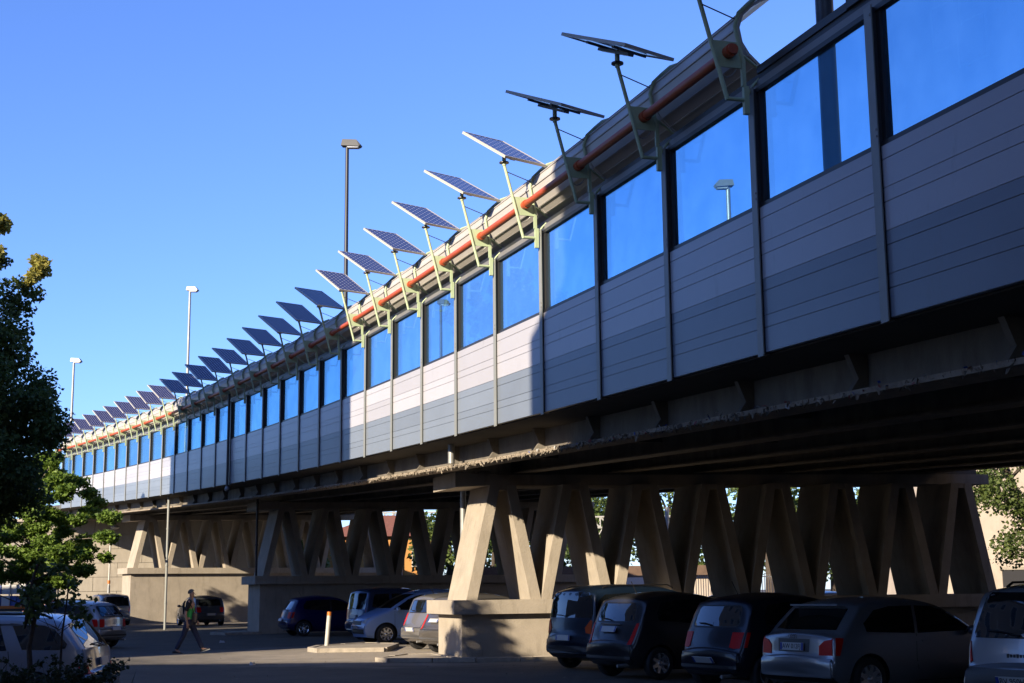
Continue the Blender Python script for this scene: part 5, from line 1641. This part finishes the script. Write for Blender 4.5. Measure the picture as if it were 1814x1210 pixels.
# ================================================================ TREES
def leafy(name, clumps, count, size, m, parent, seed, up=.35, flat=.0):
    """one crown of many separate leaves gathered in clumps (x, y, z, radius)"""
    rnd = random.Random(seed)
    wts = [c[3] ** 2 for c in clumps]
    b = MB()
    picks = rnd.choices(clumps, wts, k=count)
    for c in picks:
        d = Vector((rnd.gauss(0, 1), rnd.gauss(0, 1), rnd.gauss(0, 1))).normalized()
        rr = c[3] * (rnd.random() ** .45)
        p = Vector(c[:3]) + Vector((d.x * rr, d.y * rr, d.z * rr * (1 - flat)))
        n_ = Vector((rnd.gauss(0, .7), rnd.gauss(0, .7), up + rnd.gauss(.3, .6))).normalized()
        t = Vector((rnd.gauss(0, 1), rnd.gauss(0, 1), rnd.gauss(-.35, .5)))
        t = (t - n_ * t.dot(n_)).normalized()
        s_ = n_.cross(t)
        L = size * rnd.uniform(.65, 1.3)
        o = len(b.v)
        b.v += [tuple(p), tuple(p + t * L * .35 + s_ * L * .42 - n_ * L * .10), tuple(p + t * L), tuple(p + t * L * .35 - s_ * L * .42 - n_ * L * .10)]
        b.f.append((o, o + 1, o + 2)); b.f.append((o, o + 2, o + 3))
    return b.build(name, m, parent)
def limbs(parent, loc, h, r, targets, m, seed, lean=(0, 0)):
    rnd = random.Random(seed)
    loc = Vector(loc)
    path = [loc + Vector((lean[0] * q + rnd.gauss(0, .04) * h * .1, lean[1] * q, h * q)) for q in (0, .12, .3, .5, .7, .85, 1)]
    b = MB(); b.tube(path, [r * 1.3, r, r * .85, r * .7, r * .5, r * .33, r * .15], 10); tk = b.build('trunk', m, parent, 70)
    for t in targets:
        t = Vector(t[:3])
        q = max(.25, min(.9, (t.z - loc.z) / h * .75))
        i = min(5, int(q * 6)); a = path[i].lerp(path[i + 1], q * 6 - i)
        mid = a.lerp(t, .5) + Vector((rnd.gauss(0, .1), rnd.gauss(0, .1), .12 * (t - a).length))
        b = MB(); b.tube([a, mid, t], [r * .32, r * .2, r * .05], 6); b.build('limb', m, tk, 70)
    return tk
def ell(cx, cy, cz, rx, ry, rz, n_, r0, r1, seed, shell=.55):
    rnd = random.Random(seed)
    out = []
    while len(out) < n_:
        d = Vector((rnd.uniform(-1, 1), rnd.uniform(-1, 1), rnd.uniform(-1, 1)))
        if d.length > 1 or d.length < shell * rnd.random(): continue
        out.append((cx + d.x * rx, cy + d.y * ry, cz + d.z * rz, rnd.uniform(r0, r1)))
    return out
# lit maple on the left
mp = thing('maple_tree', 'sunlit green maple with layered branches in front of the block wall', 'tree', (-22.0, 65.5, 0))
cl = []
rnd = random.Random(5)
for zz, ex in ((2.5, 2.0), (3.2, 3.0), (4.0, 3.5), (4.8, 3.7), (5.6, 3.5), (6.4, 3.0), (7.1, 2.2), (7.7, 1.2)):
    for q in range(int(9 + ex * 3.2)):
        a = rnd.uniform(0, 2 * pi); d = ex * rnd.uniform(.25, 1.0)
        cl.append((-22.0 + cos(a) * d, 65.5 + sin(a) * d * .9, zz - d * .12 + rnd.gauss(0, .22), rnd.uniform(.34, .62)))
limbs(mp, (-22.0, 65.5, 0), 6.6, .13, cl[::6], 'bark_pale', 3)
leafy('crown', cl, 52000, .165, 'leaf_maple', mp, 11, .5, .45)
# tall dark tree
TS = 1.032
tt = thing('tall_tree', 'tall dark tree at the left edge with sunlit yellow-green top shoots', 'tree', (-20.0 * 1.032, 52 * 1.032, 0))
cl = ell(-19.9, 52, 7.6, 3.3, 3.0, 3.6, 62, .55, .95, 21) + ell(-20.3, 52, 11.8, 1.9, 1.9, 2.4, 30, .4, .7, 22) + ell(-18.3, 51.5, 8.0, 1.6, 1.5, 1.3, 20, .4, .7, 24) + ell(-19.3, 52, 5.6, 1.7, 1.8, 1.4, 22, .45, .75, 23) + ell(-18.7, 51.6, 6.2, 1.9, 1.6, 1.0, 18, .4, .6, 25) + ell(-18.9, 51.8, 12.2, .8, .9, .7, 7, .3, .45, 26) + ell(-18.6, 51.8, 10.5, .8, .9, .4, 6, .3, .45, 27)
cl += ell(-18.1, 51.8, 13.2, .5, .6, .8, 6, .22, .36, 28) + ell(-19.7, 52, 14.6, .5, .5, 1.2, 9, .24, .4, 29)
cl = [(x * TS, y * TS, 1.62 + (z - 1.62) * TS, r) for x, y, z, r in cl]
limbs(tt, (-20.6 * TS, 52 * TS, 0), 13.8, .24, cl[::7], 'bark', 4)
leafy('crown', cl, 52000, .165, 'leaf_dark', tt, 12, .2)
cl2 = ell(-19.65, 51.9, 15.2, .45, .5, 1.2, 9, .24, .36, 31) + ell(-17.95, 51.7, 13.6, .45, .5, .8, 7, .2, .32, 32)
cl2 = [(x * TS, y * TS, 1.62 + (z - 1.62) * TS, r) for x, y, z, r in cl2]
leafy('sunlit_shoots', cl2, 3600, .16, 'leaf_young_lit', tt, 13, .3)

def street_tree(x, y, zc, r, seed, label, n_=5200):
    P = thing('street_tree', label, 'tree', (x, y, 0), 0, 'street trees left of the picture')
    cl = ell(x, y, zc, r, r, r * .9, 26, r * .16, r * .3, seed, .1)
    limbs(P, (x, y, 0), zc, .13, cl[::5], 'bark', seed)
    leafy('crown', cl, n_, .2, 'leaf_dark', P, seed + 1, .3)
street_tree(-12.0, 20.0, 6.2, 1.35, 81, 'street tree whose shadow dapples the nearest pier base', 2600)
street_tree(-28.6, 68.6, 6.6, 2.0, 82, 'street tree whose shadow falls on the far pier end')
def park_tree(x, y, h, w_, seed, label, m='leaf_bg', n_=3600, size=.3, low=.25):
    P = thing('tree', label, 'tree', (x, y, 0), 0, 'trees beyond the viaduct')
    cl = ell(x, y, h * (.5 + low * .5), w_, w_ * .9, h * (.5 - low * .5), 34, w_ * .2, w_ * .36, seed)
    limbs(P, (x, y, 0), h * .85, .04 * h, cl[::6], 'bark', seed)
    leafy('crown', cl, n_, size, m, P, seed + 1, .3)
park_tree(-16.2, 104, 7.3, 2.6, 41, 'leafy green tree left of the orange house')
park_tree(-16.9, 108, 6.2, 2.5, 42, 'smaller green tree seen through the far gap of the middle pier')
park_tree(-4.6, 102, 8.2, 3.0, 43, 'tall green tree just right of the orange house')
park_tree(-1.4, 96, 6.5, 2.6, 44, 'round green tree behind the first gap of the nearest pier')
park_tree(2.4, 95, 6.6, 2.4, 45, 'green tree behind the second gap of the nearest pier')
park_tree(6.6, 112, 9.6, 3.6, 46, 'tall green tree behind the white gantry', n_=4600)
park_tree(12.3, 112, 10.4, 4.0, 47, 'tallest green tree right of the white gantry', n_=4600)
park_tree(17.2, 96, 9.8, 3.4, 48, 'green tree seen through the right gaps of the nearest pier', n_=4200)
park_tree(10.3, 90, 4.2, 2.2, 49, 'low green bushy tree above the shed roof', low=.1)
park_tree(22.5, 100, 11, 3.6, 50, 'dark green tree far right beyond the pier legs')
rt = thing('leaning_tree', 'shaded leafy tree with leaning trunk at the right edge beyond the viaduct', 'tree', (18.9, 50, 0))
cl = ell(16.9, 49.6, 5.0, 2.3, 1.8, 2.3, 44, .4, .7, 61, .2) + ell(20, 50, 7.5, 3, 2, 2.0, 24, .5, .8, 62)
limbs(rt, (19.2, 50, 0), 8.4, .20, cl[::7], 'bark', 8, (-2.6, 0))
leafy('crown', cl, 14000, .13, 'leaf_dark', rt, 14, .2)

# ---------------------------------------------------------------- planting in the left foreground
sh = thing('shrub', 'dark arching shrub with small leaves in the left foreground', 'shrub', (-5.2, 16.9, 0))
rnd = random.Random(9)
tips = []
for k_ in range(70):
    a = rnd.uniform(-.9, 4.0); R_ = rnd.uniform(.25, 1.0)
    o0 = Vector((-5.35 + rnd.gauss(0, .25), 16.9 + rnd.gauss(0, .15), 0)); tip = o0 + Vector((cos(a) * R_, sin(a) * R_ * .6, rnd.uniform(.35, .92)))
    mid = o0.lerp(tip, .5) + Vector((0, 0, rnd.uniform(.12, .3)))
    b = MB(); b.tube([o0, mid, tip], [.009, .006, .003], 5); b.build('stem', 'bark', sh, 60)
    for q in range(16):
        u = .25 + .75 * q / 15; p = o0.lerp(mid, u * 2) if u < .5 else mid.lerp(tip, u * 2 - 1)
        tips.append((p.x, p.y, p.z, .055))
leafy('leaves', tips, 8000, .05, 'leaf_shrub', sh, 15, .5, .3)
gt = thing('spiky_plant', 'dark clump of long spiky leaves at bottom left', 'plant', (-5.9, 16.6, 0))
b = MB()
for k_ in range(420):
    a = rnd.uniform(0, 2 * pi); L = rnd.uniform(.45, 1.0)
    o0 = Vector((-5.9 + rnd.gauss(0, .5), 16.6 + rnd.gauss(0, .2), 0)); d = Vector((cos(a) * rnd.uniform(.15, .7), sin(a) * rnd.uniform(.15, .7), 1)).normalized()
    s_ = Vector((-sin(a), cos(a), 0)) * .012
    p1, p2 = o0 + d * L * .6, o0 + d * L + Vector((d.x, d.y, -.25)) * L * .25
    b.add([o0 - s_, o0 + s_, p1 + s_ * .8, p1 - s_ * .8, p2], [(0, 1, 2, 3), (3, 2, 4)])
b.build('blades', 'leaf_shrub', gt)
def sapling(x, y, h, r, label, seed, n_=420):
    P = thing('sapling', label, 'tree', (x, y, 0), 0, 'thin young trees in the left foreground')
    rnd = random.Random(seed)
    path = [Vector((x + rnd.gauss(0, .02) + .02 * q, y, h * q / 6)) for q in range(7)]
    b = MB(); b.tube(path, [r * (1 - .1 * q) for q in range(7)], 8); tk = b.build('trunk', 'bark', P, 70)
    cl = []
    for q in range(10):
        z = rnd.uniform(.7, 1) * h; a = rnd.uniform(0, 6.28); t = Vector((x + cos(a) * rnd.uniform(.12, .5), y + sin(a) * .3, z + rnd.uniform(-.15, .3)))
        b = MB(); b.tube([(x, y, z - .2), t], [r * .25, r * .08], 5); b.build('twig', 'bark', tk, 60)
        cl.append((*t, .13))
    leafy('leaves', cl, n_, .075, 'leaf_dark', P, seed, .2)
sapling(-5.93, 17.4, 2.0, .045, 'thicker thin-trunked sapling in front of the estate car at far left', 71)
sapling(-5.60, 17.6, 1.75, .022, 'very thin sapling in front of the estate car window', 72, 240)
